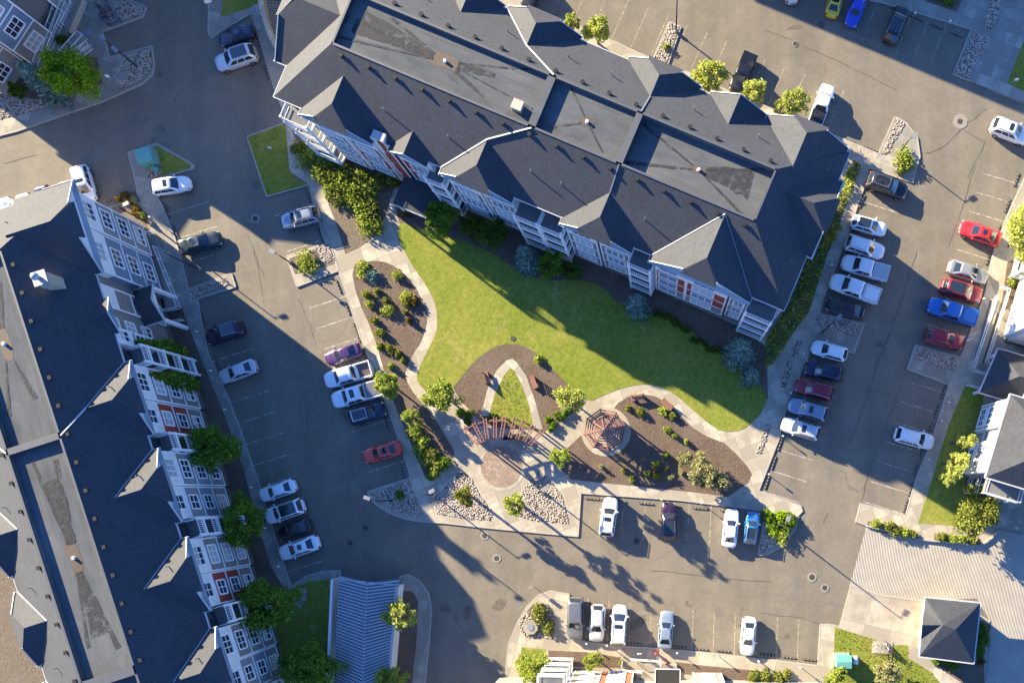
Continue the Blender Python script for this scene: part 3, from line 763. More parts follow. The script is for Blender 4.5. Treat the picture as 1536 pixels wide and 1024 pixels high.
ch = MB().box(-29.8,-28.8,-1.9,-1.0,ZF-.6,ZF+.3); ch.box(-29.87,-28.73,-1.97,-.93,ZF+.3,ZF+.38); ob('roof_hatch', ch.mesh('roof_hatch', M['sid_cream']), bA)
def flashing(root, pts, mat='fascia', w=.13):
    fm = MB()
    for a, b in zip(pts, pts[1:]): fm.beam(a, b, w, .10)
    ob('flashing', fm.mesh('flashing', M[mat]), root)
def zg(zr): return ZE+(zr-ZE)*(ZF-ZE)/3.0
vJ = lambda zr: 2.95 + (15.6-zr)/3.0*6.42
flashing(bA, [(-27.1,-3,ZF+.04),(-31.45,-vJ(14.45),zg(14.45)+.06),(-35.75,-9.35,ZE+.08)]); flashing(bA, [(-27.1,3,ZF+.04),(-31.45,vJ(14.45),zg(14.45)+.06),(-35.75,9.35,ZE+.08)])
flashing(bA, [(-17.2,3,ZF+.04),(-17.25,vJ(14.4),zg(14.4)+.06)], 'greymetal'); flashing(bA, [(-17.2,-3,ZF+.04),(-17.25,-vJ(14.4),zg(14.4)+.06)], 'greymetal')
flashing(bA, [(-10.9,-9.35,ZE+.08),(-5.0,-vJ(15.4),zg(15.4)+.06)],'fascia',.10); flashing(bA, [(.9,-9.35,ZE+.06),(-5.0,-vJ(15.4),zg(15.4)+.05)],'greymetal',.08)
ob('divider_cap', MB().box(-27.55,-26.75,-2.75,2.75,ZF+.034,ZF+.06).mesh('divider_cap', M['membrane']), bA)
# south facade
bay(bA, S_, -51.6, -48.2, 9.75, 'sid_grey', wins=(-49.9,), n=3); bay(bA, S_, -48.0, -44.2, 9.6, 'sid_taupe', wins=(-46.1,), n=3, red=[(4.1,6.7)])
bay(bA, S_, -43.8, -42.4, 9.5, 'sid_red', wins=(), zt=13.4)
bay(bA, S_, -41.6, -37.4, 9.4, 'sid_grey', wins=(-39.5,), n=3, red=[(7.2,9.5),(4.2,6.6)])
bay(bA, S_, -35.2, -31.6, 9.75, 'sid_blue', wins=(-33.4,), n=3); bay(bA, S_, -31.3, -27.6, 9.6, 'sid_grey', wins=(-29.5,), n=3)
bay(bA, S_, -21.0, -17.5, 9.75, 'sid_blue', wins=(-19.2,), n=3); bay(bA, S_, -17.1, -13.6, 9.6, 'sid_grey', wins=(-15.3,), n=3)
bay(bA, S_, -10.2, -6.6, 9.75, 'sid_grey', wins=(-8.7,), n=2, red=[(7.0,9.6),(4.15,6.6)]); bay(bA, S_, -6.4, -1.6, 9.75, 'sid_grey', wins=(-4.4,), n=3, w=2.6, red=[(7.0,9.6),(4.15,6.6)])
bay(bA, S_, -1.2, .6, 9.5, 'sid_grey', wins=(-.1,), n=2, w=1.1)
for a0, a1 in ((-55.3,-52.0),(-38.0,-35.6),(-27.2,-24.2),(-24.1,-21.3),(-13.3,-10.5),(.9,4.2)): balcony_stack(bA, S_, a0, a1)
cn = MB().box(-43.2,-37.2,-13.2,-8.8,3.3,3.6); ob('entrance_canopy', cn.mesh('entrance_canopy', M['shingle'], uv=True), bA)
ob('fascia', MB().box(-43.3,-37.1,-13.3,-13.2,3.2,3.65).mesh('fascia', M['fascia']), bA)
for u in (-43.0,-37.7): ob('canopy_post', MB().box(u,u+.3,-13.0,-12.7,0,3.3).mesh('canopy_post', M['white']), bA)
rc = MB().box(-43.0,-42.5,-9.7,-8.9,1,13.3); ob('brick_pier', rc.mesh('brick_pier', M['sid_red']), bA)
# north and end walls: plain windows
for u in range(-52, 3, 6):
    for z in (4.8, 10.5): add_window(bA, N_, u, 8.75, z)
E_ = Side('+u'); 
bay(bA, E_, -7.5, -3.2, 4.75, 'sid_grey', o0=3.9, wins=(-5.4,)); balcony_stack(bA, E_, 3.2, 6.0, 4.1, 5.6); add_window(bA, E_, 1.0, 4.2, 10.5); add_window(bA, E_, 1.0, 4.2, 7.7)
W_ = Side('-u')
for z in (4.8,7.7,10.5):
    for a in (-5,-2,2,5): add_window(bA, W_, a, 55.1, z)

# ---------------- B: long building on the west side ----------------------------------------------
tB = (.306, -.952); rotB = atan2(tB[1], tB[0])
eB = (.952, .306); OB = (-60.7*eB[0], -60.7*eB[1])
bB = empty('apartment_building', (*OB, 0), rotB, label='four storey apartment building with dark roof along the west parking row', cat='building')
body(bB, -51.6, 27, mat='sid_taupe')
main_roof(bB, -51.6, 27, -45.4, 21, [(-45.1,-25.3,.5),(-24.6,.2,.5),(1.2,20,.8)])
P_, Q_ = Side('+v'), Side('-v')
cs = [-27.3,-17.3,-7.1,3.2,13.4]
gable_roof(bB, P_, -46.9, 5.3, 15.1, 3.4, 8.4, 10.3)
gable_roof(bB, P_, -36.8, 2.0, 13.4, 6.6, 9, 9.9, jerk=False)
for c in cs:
    gable_roof(bB, P_, c, 4.2, 14.45, 4.8, 8.35, 10.25)
for c in [-37.0]+cs: gable_roof(bB, Q_, c, 4.2, 14.45, 4.8, 8.0, 9.9)
roof_vents(bB, [-43.5+3.1*i for i in range(20)], 3.6, slope_z(3.6)+.02, 1)
roof_vents(bB, [-43.5+3.1*i for i in range(20)], 3.6, slope_z(3.6)+.02, -1)
pipes(bB, [(u,-6.4,slope_z(6.4)+.3) for u in (-40,-31,-20,-11,-2)]+[(u-1.6,8.1,14.4) for u in cs]+[(-49,3,14.3),(-49.4,-2,14.0)])
drain(bB, -36.0, 0, zfl, 2.0, .7, [(pi-.06,7,.2,.5,'stain'),(pi+.09,7,.1,.14,'stain'),(pi-.22,5,.1,.3,'stain'),(.2,5,.1,.3,'stain'),(-.25,6,.1,.2,'stain')])
drain(bB, -12.4, .1, zfl, 1.9, .75, [(pi-.12,9,.15,.3,'stain'),(pi+.1,9.5,.15,.2,'stain'),(pi,7,.3,1.0,'stain'),(.14,9,.12,.3,'stain'),(-.16,8,.12,.18,'stain'),(0,7,.2,.9,'stain'),(pi-.08,5,.5,.6,'stain')])
for i, c in enumerate(cs):
    m1 = ['sid_taupe','sid_grey','sid_taupe','sid_taupe','sid_grey'][i]
    bay(bB, P_, c-3.9, c-.1, 9.85, m1, wins=(c-2.0,), n=3, w=2.1)
    bay(bB, P_, c+.1, c+3.7, 9.65, 'sid_grey' if i%2 else 'sid_taupe', wins=(c+1.9,), n=2, w=1.6, red=[(7.0,9.6),(4.15,6.6)] if i in (0,2) else None)
    balcony_stack(bB, P_, c+4.0, c+6.1)
bay(bB, P_, -51.0, -47.2, 9.9, 'sid_grey', wins=(-49.2,), n=3, w=2.1); bay(bB, P_, -47.0, -42.2, 9.7, 'sid_blue', wins=(-44.6,), n=3, w=2.1)
bay(bB, P_, -40.9, -38.4, 8.95, 'sid_taupe', wins=(), n=2); balcony_stack(bB, P_, -33.6, -31.5)
bay(bB, P_, -35.6, -33.9, 9.4, 'sid_blue', wins=(-34.8,), n=2, w=1.2)
flashing(bB, [(-24.9,3,ZF+.04),(-27.3,vJ(14.45),zg(14.45)+.06)]); flashing(bB, [(-24.9,-3,ZF+.04),(-27.3,-vJ(14.45),zg(14.45)+.06),(-31.4,-9.35,ZE+.08)])
for c in cs: flashing(bB, [(c,vJ(14.45),zg(14.45)+.05),(c-4.2,9.35,ZE+.07)],'greymetal',.12); flashing(bB, [(c-4.2,-9.35,ZE+.07),(c,-vJ(14.45),zg(14.45)+.05)],'fascia',.10)
# entrance canopy with a dark hipped roof
zc, zk, ua, ub, vo = 5.4, 6.75, -41.9, -37.4, 11.2
um = (ua+ub)/2; cr = MB()
cr.poly([(ua,8.6,zc),(ua,vo,zc),(um,vo,zk),(um,8.6,zk)]); cr.poly([(ub,vo,zc),(ub,8.6,zc),(um,8.6,zk),(um,vo,zk)])
cp = ob('entrance_canopy', cr.mesh('entrance_canopy', M['shingle'], uv=True), bB)
cf = MB(); cf.poly([(ua+.1,vo-.15,zc),(ub-.1,vo-.15,zc),(um,vo-.15,zk-.05)]); ob('gable_wall', cf.mesh('gable_wall', M['sid_white']), cp)
cf = MB()
for p, q in (((ua,vo,zc),(um,vo,zk)),((um,vo,zk),(ub,vo,zc)),((ua,8.7,zc-.05),(ua,vo,zc-.05)),((ub,8.7,zc-.05),(ub,vo,zc-.05))): cf.beam(p, q, .12, .25)
ob('fascia', cf.mesh('fascia', M['fascia']), cp)
for u in (ua+.3, ub-.3): ob('canopy_post', MB().box(u-.2,u+.2,vo-.6,vo-.2,0,zc).mesh('canopy_post', M['white']), cp)
for z in (4.8,7.7,10.5): add_window(bB, P_, -36.6, 8.78, z, 1.2, 1.5, 2)
# chimney
ch = MB().box(-41.6,-40.4,5.6,6.8,12.5,16.8); chm = ob('chimney', ch.mesh('chimney', M['sid_cream']), bB)
cc = MB().box(-41.75,-40.25,5.45,6.95,16.8,16.98); cc.tube((-41,6.2,16.98),(-41,6.2,17.4),.25,n=12); cc.sphere((-41,6.2,17.6),.42,.42,.34,12,8); ob('chimney_cap', cc.mesh('chimney_cap', M['metal'], 40), chm)
nB = Side('-u')
for z in (1.9,4.8,7.7,10.5):
    for a in (-6,-2,2,6): add_window(bB, nB, a, 51.05, z)

# ---------------- C: building at the right edge --------------------------------------------------
ze = 8.2
tC = (-.287, -.958); eC = (.958, -.287)       # tC runs south
rotC = atan2(eC[1], eC[0])
c0 = (37.3, 1.84)                              # south-west eave corner
bC = empty('apartment_building', (c0[0], c0[1], 0), rotC, label='white three storey building with sunlit facade beside the east parking lot', cat='building')
# local x: east (inwards), local y: north
def boxob(root, name, mat, *a): mb = MB().box(*a); return ob(name, mb.mesh(name, M[mat]), root)
boxob(bC, 'wall', 'sid_grey', .55, 16, .5, 9.5, .9, ze-.1); boxob(bC, 'foundation', 'podium', .5, 16, .45, 9.55, -.2, .9)
sC = Side('-u')
def c_roof(x0,x1,y0,y1,z0,h,sw):
    r = [(x0+sw,(y0+y1)/2,z0+h),(x1,(y0+y1)/2,z0+h)]
    rr = slab_roof('roof', bC, [[(x0,y0,z0),(x1,y0,z0),r[1],r[0]],[(x1,y1,z0),(x0,y1,z0),r[0],r[1]],[(x0,y1,z0),(x0,y0,z0),r[0]]])
    fb = MB()
    for p, q in (((x0,y0),(x1,y0)),((x0,y0),(x0,y1)),((x0,y1),(x1,y1))): fb.beam((*p,z0-.04),(*q,z0-.04),.14,.26)
    ob('fascia', fb.mesh('fascia', M['fascia']), rr)
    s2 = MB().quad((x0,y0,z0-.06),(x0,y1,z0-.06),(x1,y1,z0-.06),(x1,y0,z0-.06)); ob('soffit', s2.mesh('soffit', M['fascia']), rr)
c_roof(0,18,0,10,ze,3.2,5.5)
for a0,a1,o,mt,nn in ((.7,4.4,.1,'sid_white',3),(4.6,6.0,-.25,'sid_grey',0),(6.1,9.3,.1,'sid_cream',3)):
    mb = MB().box(-o, 2, a0, a1, .9, ze-.12); b = ob('bay', mb.mesh('bay', M[mt]), bC)
    tr = MB()
    for a in (a0,a1): tr.box(-o-.05,-o+.1,a-.08,a+.08,.9,ze-.14)
    for z in (3.3,5.9): tr.box(-o-.04,-o,a0+.08,a1-.08,z,z+.16)
    ob('trim', tr.mesh('trim', M['white']), b)
    if nn:
        for z in (1.5,4.0,6.4): add_window(bC, sC, (a0+a1)/2, o+.005, z, 2.2, 1.4, nn)
for z in (1.2,3.8,6.4):
    for x in (3,7.5,12):
        pass
bs = Side('-v')
balx = MB()
for z in (.9,3.5,6.1):
    mb = MB().box(1.0,5.2,-1.5,.5,z-.2,z); bl = ob('balcony', mb.mesh('balcony', M['deck']), bC)
    tr = MB().box(.95,5.25,-1.56,-1.5,z-.28,z+.05)
    for zr in (z+.14,z+1.0): tr.box(1.0,5.2,-1.5,-1.44,zr,zr+.07); tr.box(1.0,1.06,-1.44,.5,zr,zr+.07); tr.box(5.14,5.2,-1.44,.5,zr,zr+.07)
    for i in range(18): tr.box(1.0+i*.24,1.05+i*.24,-1.49,-1.45,z+.2,z+1.0)
    ob('railing', tr.mesh('railing', M['white']), bl)
# entrance block and northern wing
boxob(bC, 'entrance_wall', 'sid_grey', 3.0, 16, 9.5, 17.8, .0, 8.0)
en = slab_roof('entrance_roof', bC, [[(-1.9,10.2,3.6),(6,10.2,3.6),(6,13,5.6),(1.5,13,5.6)],[(6,16,3.6),(-1.2,16,3.6),(1.5,13,5.6),(6,13,5.6)],[(-1.2,16,3.6),(-1.9,10.2,3.6),(1.5,13,5.6)]])
fb = MB(); fb.beam((-1.9,10.2,3.55),(-1.2,16,3.55),.12,.24); fb.beam((-1.9,10.2,3.55),(6,10.2,3.55),.12,.24); fb.beam((-1.2,16,3.55),(6,16,3.55),.12,.24); ob('fascia', fb.mesh('fascia', M['fascia']), en)
for x, y in ((-1.4,10.6),(-.8,15.4)): ob('canopy_post', MB().box(x,x+.3,y,y+.3,0,3.6).mesh('canopy_post', M['white']), en)
slab_roof('roof', bC, [[(2.5,9.8,8.1),(16,9.8,8.1),(16,13.5,10.4),(6,13.5,10.4)],[(16,17.6,8.1),(2.5,17.6,8.1),(6,13.5,10.4),(16,13.5,10.4)],[(2.5,17.6,8.1),(2.5,9.8,8.1),(6,13.5,10.4)]])
boxob(bC, 'wall', 'sid_white', .55, 16, 18, 36, .9, ze-.1); boxob(bC, 'foundation', 'podium', .5, 16, 17.95, 36.05, -.2, .9)
c_roof(0,18,17.6,36.4,ze,4.2,8)
for a0,a1,mt in ((18.3,22.2,'sid_white'),(22.4,25.6,'sid_cream'),(28.4,32,'sid_white'),(32.2,35.6,'sid_grey')):
    mb = MB().box(-.1,2,a0,a1,.9,ze-.12); b = ob('bay', mb.mesh('bay', M[mt]), bC)
    tr = MB()
    for a in (a0,a1): tr.box(-.15,0,a-.08,a+.08,.9,ze-.14)
    for z in (3.3,5.9): tr.box(-.14,-.1,a0+.08,a1-.08,z,z+.16)
    ob('trim', tr.mesh('trim', M['white']), b)
    for z in (1.5,4.0,6.4): add_window(bC, sC, (a0+a1)/2, .105, z, 2.2, 1.4, 3)
balcony_stack(bC, sC, 25.8, 28.2, -.6, 1.2, floors=(.9,3.5,6.1))

# ---------------- D: building at the top left corner ---------------------------------------------
dD = Vector((.545, .839)); rotD = atan2(dD.y, dD.x)
px0 = W(-18, 181)
bD = empty('apartment_building', (*px0, 0), rotD, label='apartment building with blue and taupe siding at the northwest corner', cat='building')
zd = 12.0
# local x along facade (north-east), local y inward is +; outward is -y
boxob(bD, 'wall', 'sid_taupe', 9, 46, 0, 17, 1.0, zd-.1); boxob(bD, 'foundation', 'podium', 3.45, 46.05, -.05, 17.05, -.2, 1.0); boxob(bD, 'wall', 'sid_grey', 3.5, 9, 0, 17, 1.0, 8.8)
slab_roof('roof', bD, [[(3,-.9,8.8),(9,-.9,8.8),(9,8,11.0),(8,8,11.0)],[(9,17.6,8.8),(3,17.6,8.8),(8,8,11.0),(9,8,11.0)],[(3,17.6,8.8),(3,-.9,8.8),(8,8,11.0)]])
rr = slab_roof('roof', bD, [[(9.6,-.6,zd),(46.6,-.6,zd),(40,5.8,zd+3),(16,5.8,zd+3)],[(46.6,17.6,zd),(9.6,17.6,zd),(16,11.2,zd+3),(40,11.2,zd+3)],[(9.6,17.6,zd),(9.6,-.6,zd),(16,5.8,zd+3),(16,11.2,zd+3)],[(46.6,-.6,zd),(46.6,17.6,zd),(40,11.2,zd+3),(40,5.8,zd+3)],[(16,5.8,zd+3),(40,5.8,zd+3),(40,11.2,zd+3),(16,11.2,zd+3)]])
sD = Side('-v')
s2 = MB().quad((9.4,-.6,zd-.06),(9.4,17.6,zd-.06),(46.6,17.6,zd-.06),(46.6,-.6,zd-.06)); ob('soffit', s2.mesh('soffit', M['fascia']), rr)
def d_bay(a0,a1,o1,mt,mt2,wins,n,w):
    zd = 12.0 if a0 > 8.8 else 8.8
    mb = MB().box(a0,a1,-o1,.3,3.9,zd-.12); b = ob('bay', mb.mesh('bay', M[mt]), bD)
    mb = MB().box(a0,a1,-o1-.03,.3,0,3.9); ob('lower_siding', mb.mesh('lower_siding', M[mt2]), b)
    tr = MB()
    for a in (a0,a1): tr.box(a-.09,a+.09,-o1-.07,-o1+.1,.9,zd-.14)
    for z in (3.82,6.8): tr.box(a0+.09,a1-.09,-o1-.06,-o1,z,z+.15)
    ob('trim', tr.mesh('trim', M['white']), b)
    for a in wins:
        for z in ((1.6,4.6,7.6,10.1) if zd > 10 else (1.6,4.6,6.9)): add_window(bD, sD, a, o1+.035, z, w, 1.6, n)
d_bay(3.8,8.6,.4,'sid_taupe','sid_grey',(6.0,),3,2.0)
d_bay(8.9,13.4,1.7,'sid_blue','sid_taupe',(11.3,),3,2.1)
d_bay(16.4,20.6,.9,'sid_taupe','sid_grey',(18.4,),3,2.0)
for c in (14.0,22,31,40):
    zr_ = zd+2.3
    slab_roof('cross_gable', bD, [[(c,3.5,zr_),(c,-1.6,zr_),(c-4.2,-1.6,zd),(c-4.2,3.5,zd)][::-1],[(c,3.5,zr_),(c,-1.6,zr_),(c+4.2,-1.6,zd),(c+4.2,3.5,zd)]])
    mb = MB().poly([(c-4,-1.3,zd-.1),(c+4,-1.3,zd-.1),(c,-1.3,zr_-.1)]); ob('gable_wall', mb.mesh('gable_wall', M['sid_white']), bD)

# ---------------- E: building at the bottom edge --------------------------------------------------
e0 = W(823, 1003)
bE = empty('apartment_building', (*e0, 0), radians(-1.0), label='sunlit building with orange panels and white windows at the south edge', cat='building')
sE = Side('+v')
M['sid_orange'] = siding_mat('orange_siding', (.40,.13,.065))
boxob(bE, 'wall', 'sid_grey', -6, 34, -18, -1.0, 0, 12.5)
slab_roof('roof', bE, [[(-6.6,-18.6,12.6),(34.6,-18.6,12.6),(28,-12,15.4),(0,-12,15.4)],[(34.6,-.4,12.6),(-6.6,-.4,12.6),(0,-7,15.4),(28,-7,15.4)],[(-6.6,-.4,12.6),(-6.6,-18.6,12.6),(0,-12,15.4),(0,-7,15.4)],[(34.6,-18.6,12.6),(34.6,-.4,12.6),(28,-7,15.4),(28,-12,15.4)],[(0,-12,15.4),(28,-12,15.4),(28,-7,15.4),(0,-7,15.4)]])
for a0,a1,o,mt,wn,n in ((-.1,3.3,-.1,'sid_grey',(),0),(3.5,6.7,0,'sid_cream',(5.1,),3),(6.72,7.6,-.05,'sid_orange',(),0),(7.62,9.7,0,'sid_cream',(8.6,),3),(9.72,10.6,-.05,'sid_orange',(),0),(18,21.5,.0,'sid_grey',(19.8,),3)):
    mb = MB().box(a0,a1,-1.2,o,.6,12.4); b = ob('bay', mb.mesh('bay', M[mt]), bE)
    mb = MB().box(a0,a1,-1.2,o+.02,0,.6); ob('stone_base', mb.mesh('stone_base', M['podium']), b)
    tr = MB()
    for a in (a0,a1): tr.box(a-.07,a+.07,o-.1,o+.05,.6,12.3)
    ob('trim', tr.mesh('trim', M['white']), b)
    for a in wn:
        for z in (1.4,3.6,6.6,9.6): add_window(bE, sE, a, o+.005, z, 1.7, 1.3, n)
balx = Side('+v')
for z in (.7,3.6,6.5,9.4):
    mb = MB().box(.1,3.1,-.1,1.5,z-.2,z); bl = ob('balcony', mb.mesh('balcony', M['deck']), bE)
    tr = MB().box(.05,3.15,1.5,1.56,z-.28,z+.05)
    for zr in (z+.14,z+1.0): tr.box(.1,3.1,1.44,1.5,zr,zr+.07); tr.box(.1,.16,0,1.44,zr,zr+.07); tr.box(3.04,3.1,0,1.44,zr,zr+.07)
    for i in range(12): tr.box(.1+i*.25,.15+i*.25,1.45,1.49,z+.2,z+1.0)
    ob('railing', tr.mesh('railing', M['white']), bl)
aw = MB().poly([(13.4,.9,3.0),(16.3,.9,3.0),(16.3,-1.2,3.5),(13.4,-1.2,3.5)]); ap = ob('entrance_awning', aw.mesh('entrance_awning', M['blackmetal']), bE)
af = MB(); af.beam((13.35,.92,2.98),(16.35,.92,2.98),.1,.2); af.beam((13.35,.9,2.98),(13.35,-1.2,3.48),.1,.2); af.beam((16.35,.9,2.98),(16.35,-1.2,3.48),.1,.2); ob('fascia', af.mesh('fascia', M['fascia']), ap)
pf = MB().box(10.9,16.0,-1.0,1.0,0,.5); ob('porch_slab', pf.mesh('porch_slab', M['conc_big']), bE)

# ---------------- F: block beyond the top edge (its shadow falls into the north lot) ---------------
f0 = W(766, -277)
bF = empty('apartment_building', (*f0, 0), rotA, label='apartment block just beyond the north parking lot', cat='building')
boxob(bF, 'wall', 'sid_grey', 0, 46, .6, 18, 0, 12.5)
slab_roof('roof', bF, [[(-.6,0,12.6),(46.6,0,12.6),(40,6.4,15.6),(6,6.4,15.6)],[(46.6,18.6,12.6),(-.6,18.6,12.6),(6,12.2,15.6),(40,12.2,15.6)],[(-.6,18.6,12.6),(-.6,0,12.6),(6,6.4,15.6),(6,12.2,15.6)],[(46.6,0,12.6),(46.6,18.6,12.6),(40,12.2,15.6),(40,6.4,15.6)],[(6,6.4,15.6),(40,6.4,15.6),(40,12.2,15.6),(6,12.2,15.6)]])

# ---------------- ramp roofs -----------------------------------------------------------------------
def corr_mat():
    m, nt, b = nodes('corrugated_roofing')
    v = coord(nt, 'uv')
    sx = nt.nodes.new('ShaderNodeSeparateXYZ'); nt.links.new(v, sx.inputs[0])
    n = noise(nt, coord(nt,'obj'), .6, 4)
    c = mixc(nt, n, (.40,.43,.46), (.58,.61,.63))
    nt.links.new(c, b.inputs['Base Color']); b.inputs['Roughness'].default_value = .38; b.inputs['Metallic'].default_value = .35
    return m
M['corr'] = corr_mat(); M['corrgroove'] = simple('roof_groove_shade', (.20,.22,.25), .6, var=.25); M['tangroove'] = simple('tan_groove_shade', (.12,.10,.075), .7, var=.25)  # darker colour on groove faces paints in the shade between ribs
def ribbed(mb, a0, a1, b0, b1, n, h=.09):
    """ribbed sheet between edge a0->a1 (ridge) and b0->b1 (eave)"""
    A0,A1,B0,B1 = map(Vector, (a0,a1,b0,b1)); prof = ((0,0),(.35,0),(.5,1),(.8,1),(.95,0))
    va = []; vb = []
    for i in range(n):
        for f, k in prof:
            s = (i+f)/n; va.append(A0+(A1-A0)*s+Vector((0,0,h*k))); vb.append(B0+(B1-B0)*s+Vector((0,0,h*k)))
    m = len(va); fs = [(i,i+1,m+i+1,m+i) for i in range(m-1)]; o = len(mb.v); mb.v += [tuple(p) for p in va+vb]
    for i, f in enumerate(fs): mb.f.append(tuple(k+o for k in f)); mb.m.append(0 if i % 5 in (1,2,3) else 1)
zt_, zl = 2.9, 2.5
G = lambda x, y, z: (*W(x, y, z), z)
rr_ = empty('ramp_roof', (0,0,0), 0, label='grey corrugated metal roof over the ramp beside the dark lawn', cat='ramp roof')
mb = MB()
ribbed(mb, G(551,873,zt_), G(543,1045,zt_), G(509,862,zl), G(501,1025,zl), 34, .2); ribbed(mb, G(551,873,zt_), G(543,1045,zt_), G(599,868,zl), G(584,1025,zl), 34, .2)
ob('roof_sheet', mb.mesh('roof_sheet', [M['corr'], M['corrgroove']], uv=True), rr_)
rd = MB(); rd.beam(G(551,872,zt_+.1), G(543,1045,zt_+.1), .3, .06); ob('ridge_cap', rd.mesh('ridge_cap', M['greymetal']), rr_)
wl = MB()
for a, b in (((504,867),(496,1045)),((600,877),(585,1045))):
    wl.beam(G(*a,zl/2), G(*b,zl/2), .25, zl+.1)
ob('ramp_wall', wl.mesh('ramp_wall', M['sid_white']), rr_)
fr = MB(); fr.beam(G(507,868,zl), G(551,873,zt_), .15, .25); fr.beam(G(551,873,zt_), G(600,877,zl), .15, .25); ob('fascia', fr.mesh('fascia', M['fascia']), rr_)
# curved ramp cover at the north-west of the long building
cv = empty('ramp_roof', (0,0,0), 0, label='curved concrete ramp wall with tan ribbed roof at the building end', cat='ramp roof')
arc = [(396,-30),(397,-10),(399,10),(403,30),(409,50),(416,68),(425,84),(434,95)]
inn = [(442,-30),(440,-10),(437,8),(434,22),(432,38),(431,56),(432,74),(438,90)]
wz = 3.0
wl = MB()
for (a, b) in zip(arc, arc[1:]): wl.beam(G(*a,wz/2), G(*b,wz/2), .55, wz)
ob('ramp_wall', wl.mesh('ramp_wall', M['conc_path']), cv)
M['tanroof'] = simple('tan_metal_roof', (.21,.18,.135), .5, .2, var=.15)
rb = MB()
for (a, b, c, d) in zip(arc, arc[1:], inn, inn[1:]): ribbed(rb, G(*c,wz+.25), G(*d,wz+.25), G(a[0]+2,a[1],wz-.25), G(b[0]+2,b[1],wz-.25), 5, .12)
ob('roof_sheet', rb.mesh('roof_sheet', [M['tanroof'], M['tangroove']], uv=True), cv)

# ---------------- small pavilion at the bottom right ------------------------------------------------
pv = empty('pavilion', (0,0,0), 0, label='small square pavilion with dark hipped roof beside the scored ramp', cat='pavilion')
zp = 2.9; zr_ = 4.7
c = [G(*t1(3,3,965,530),zp), G(*t1(3,3,1285,562),zp), G(*t1(3,3,1245,912),zp), G(*t1(3,3,930,872),zp)]
r0, r1 = G(*t1(3,3,1070,688),zr_), G(*t1(3,3,1140,715),zr_)
mb = MB(); mb.poly([c[1],c[0],r0,r1]); mb.poly([c[2],c[1],r1]); mb.poly([c[3],c[2],r1,r0]); mb.poly([c[0],c[3],r0])
rf = ob('roof', mb.mesh('roof', M['shingle'], uv=True), pv)
gb = MB(); ga, gb_, gc = G(*t1(3,3,958,610),zp+.05), G(*t1(3,3,942,770),zp+.05), G(*t1(3,3,948,690),zp+1.35)
gj = G(*t1(3,3,1075,690),zr_-.1)
gb.poly([ga, gc, gj]); gb.poly([gc, gb_, gj]); gb.poly([ga, gb_, gc]); ob('dormer', gb.mesh('dormer', M['shingle'], uv=True), rf)
fb = MB()
for a, b in zip(c, c[1:]+c[:1]): fb.beam((a[0],a[1],zp-.06), (b[0],b[1],zp-.06), .14, .22)
ob('fascia', fb.mesh('fascia', M['fascia']), rf)
cxy = [sum(p[i] for p in c)/4 for i in (0,1)]
wp = [(cxy[0]+(p[0]-cxy[0])*.8, cxy[1]+(p[1]-cxy[1])*.8) for p in c]
ob('wall', MB().prism(wp, 0, zp-.1).mesh('wall', M['sid_cream']), pv)
# ================= cars ==========================================================================
def car_paint(name, col, metal=.25, rough=.32):
    m, nt, b = nodes(name)
    n = noise(nt, coord(nt, 'obj'), 3.0, 3); g = noise(nt, coord(nt, 'world'), .8, 4)
    c = mixc(nt, n, mul(col, .95), mul(col, 1.05)); c = mixc(nt, ramp(nt, g, .5, .9), c, mixc(nt, .25, c, (.3,.27,.23)))
    nt.links.new(c, b.inputs['Base Color']); b.inputs['Roughness'].default_value = rough; b.inputs['Metallic'].default_value = metal
    b.inputs['Coat Weight'].default_value = .7; b.inputs['Coat Roughness'].default_value = .06
    return m
PAINT = {k: car_paint('paint_'+k, c, me) for k, c, me in [('white',(.84,.85,.86),0),('silver',(.56,.58,.61),.25),('grey',(.17,.18,.20),.35),('black',(.012,.013,.016),.1),('navy',(.012,.022,.055),.3),
    ('bluegrey',(.24,.30,.39),.25),('purple',(.075,.03,.12),.3),('darkpurple',(.03,.012,.045),.3),('red',(.55,.025,.035),.1),('maroon',(.26,.012,.03),.15),('brickred',(.66,.06,.03),.0),('blue',(.02,.14,.50),.2),
    ('brightblue',(.02,.07,.55),.2),('yellow',(.62,.47,.03),0),('steelblue',(.03,.17,.42),.2),('beige',(.40,.37,.31),.2),('midgrey',(.30,.31,.33),.3),('slate',(.07,.085,.105),.3),('tealblack',(.012,.03,.045),.3),('tan',(.30,.25,.18),0),('brown',(.10,.07,.055),0)]}
M['carglass'] = simple('car_glass', (.02,.03,.04), .04, var=.1, spec=1.0, coat=.5)
M['headlamp'] = simple('headlamp_lens', (.36,.37,.39), .1, var=.05)
M['taillamp'] = simple('taillamp_lens', (.28,.01,.012), .15, var=.1)
M['tyre'] = simple('tyre_rubber', (.018,.018,.018), .85)
M['rim'] = simple('alloy_rim', (.42,.43,.44), .3, .8, var=.05)
M['plastic'] = simple('black_plastic', (.02,.02,.022), .5)

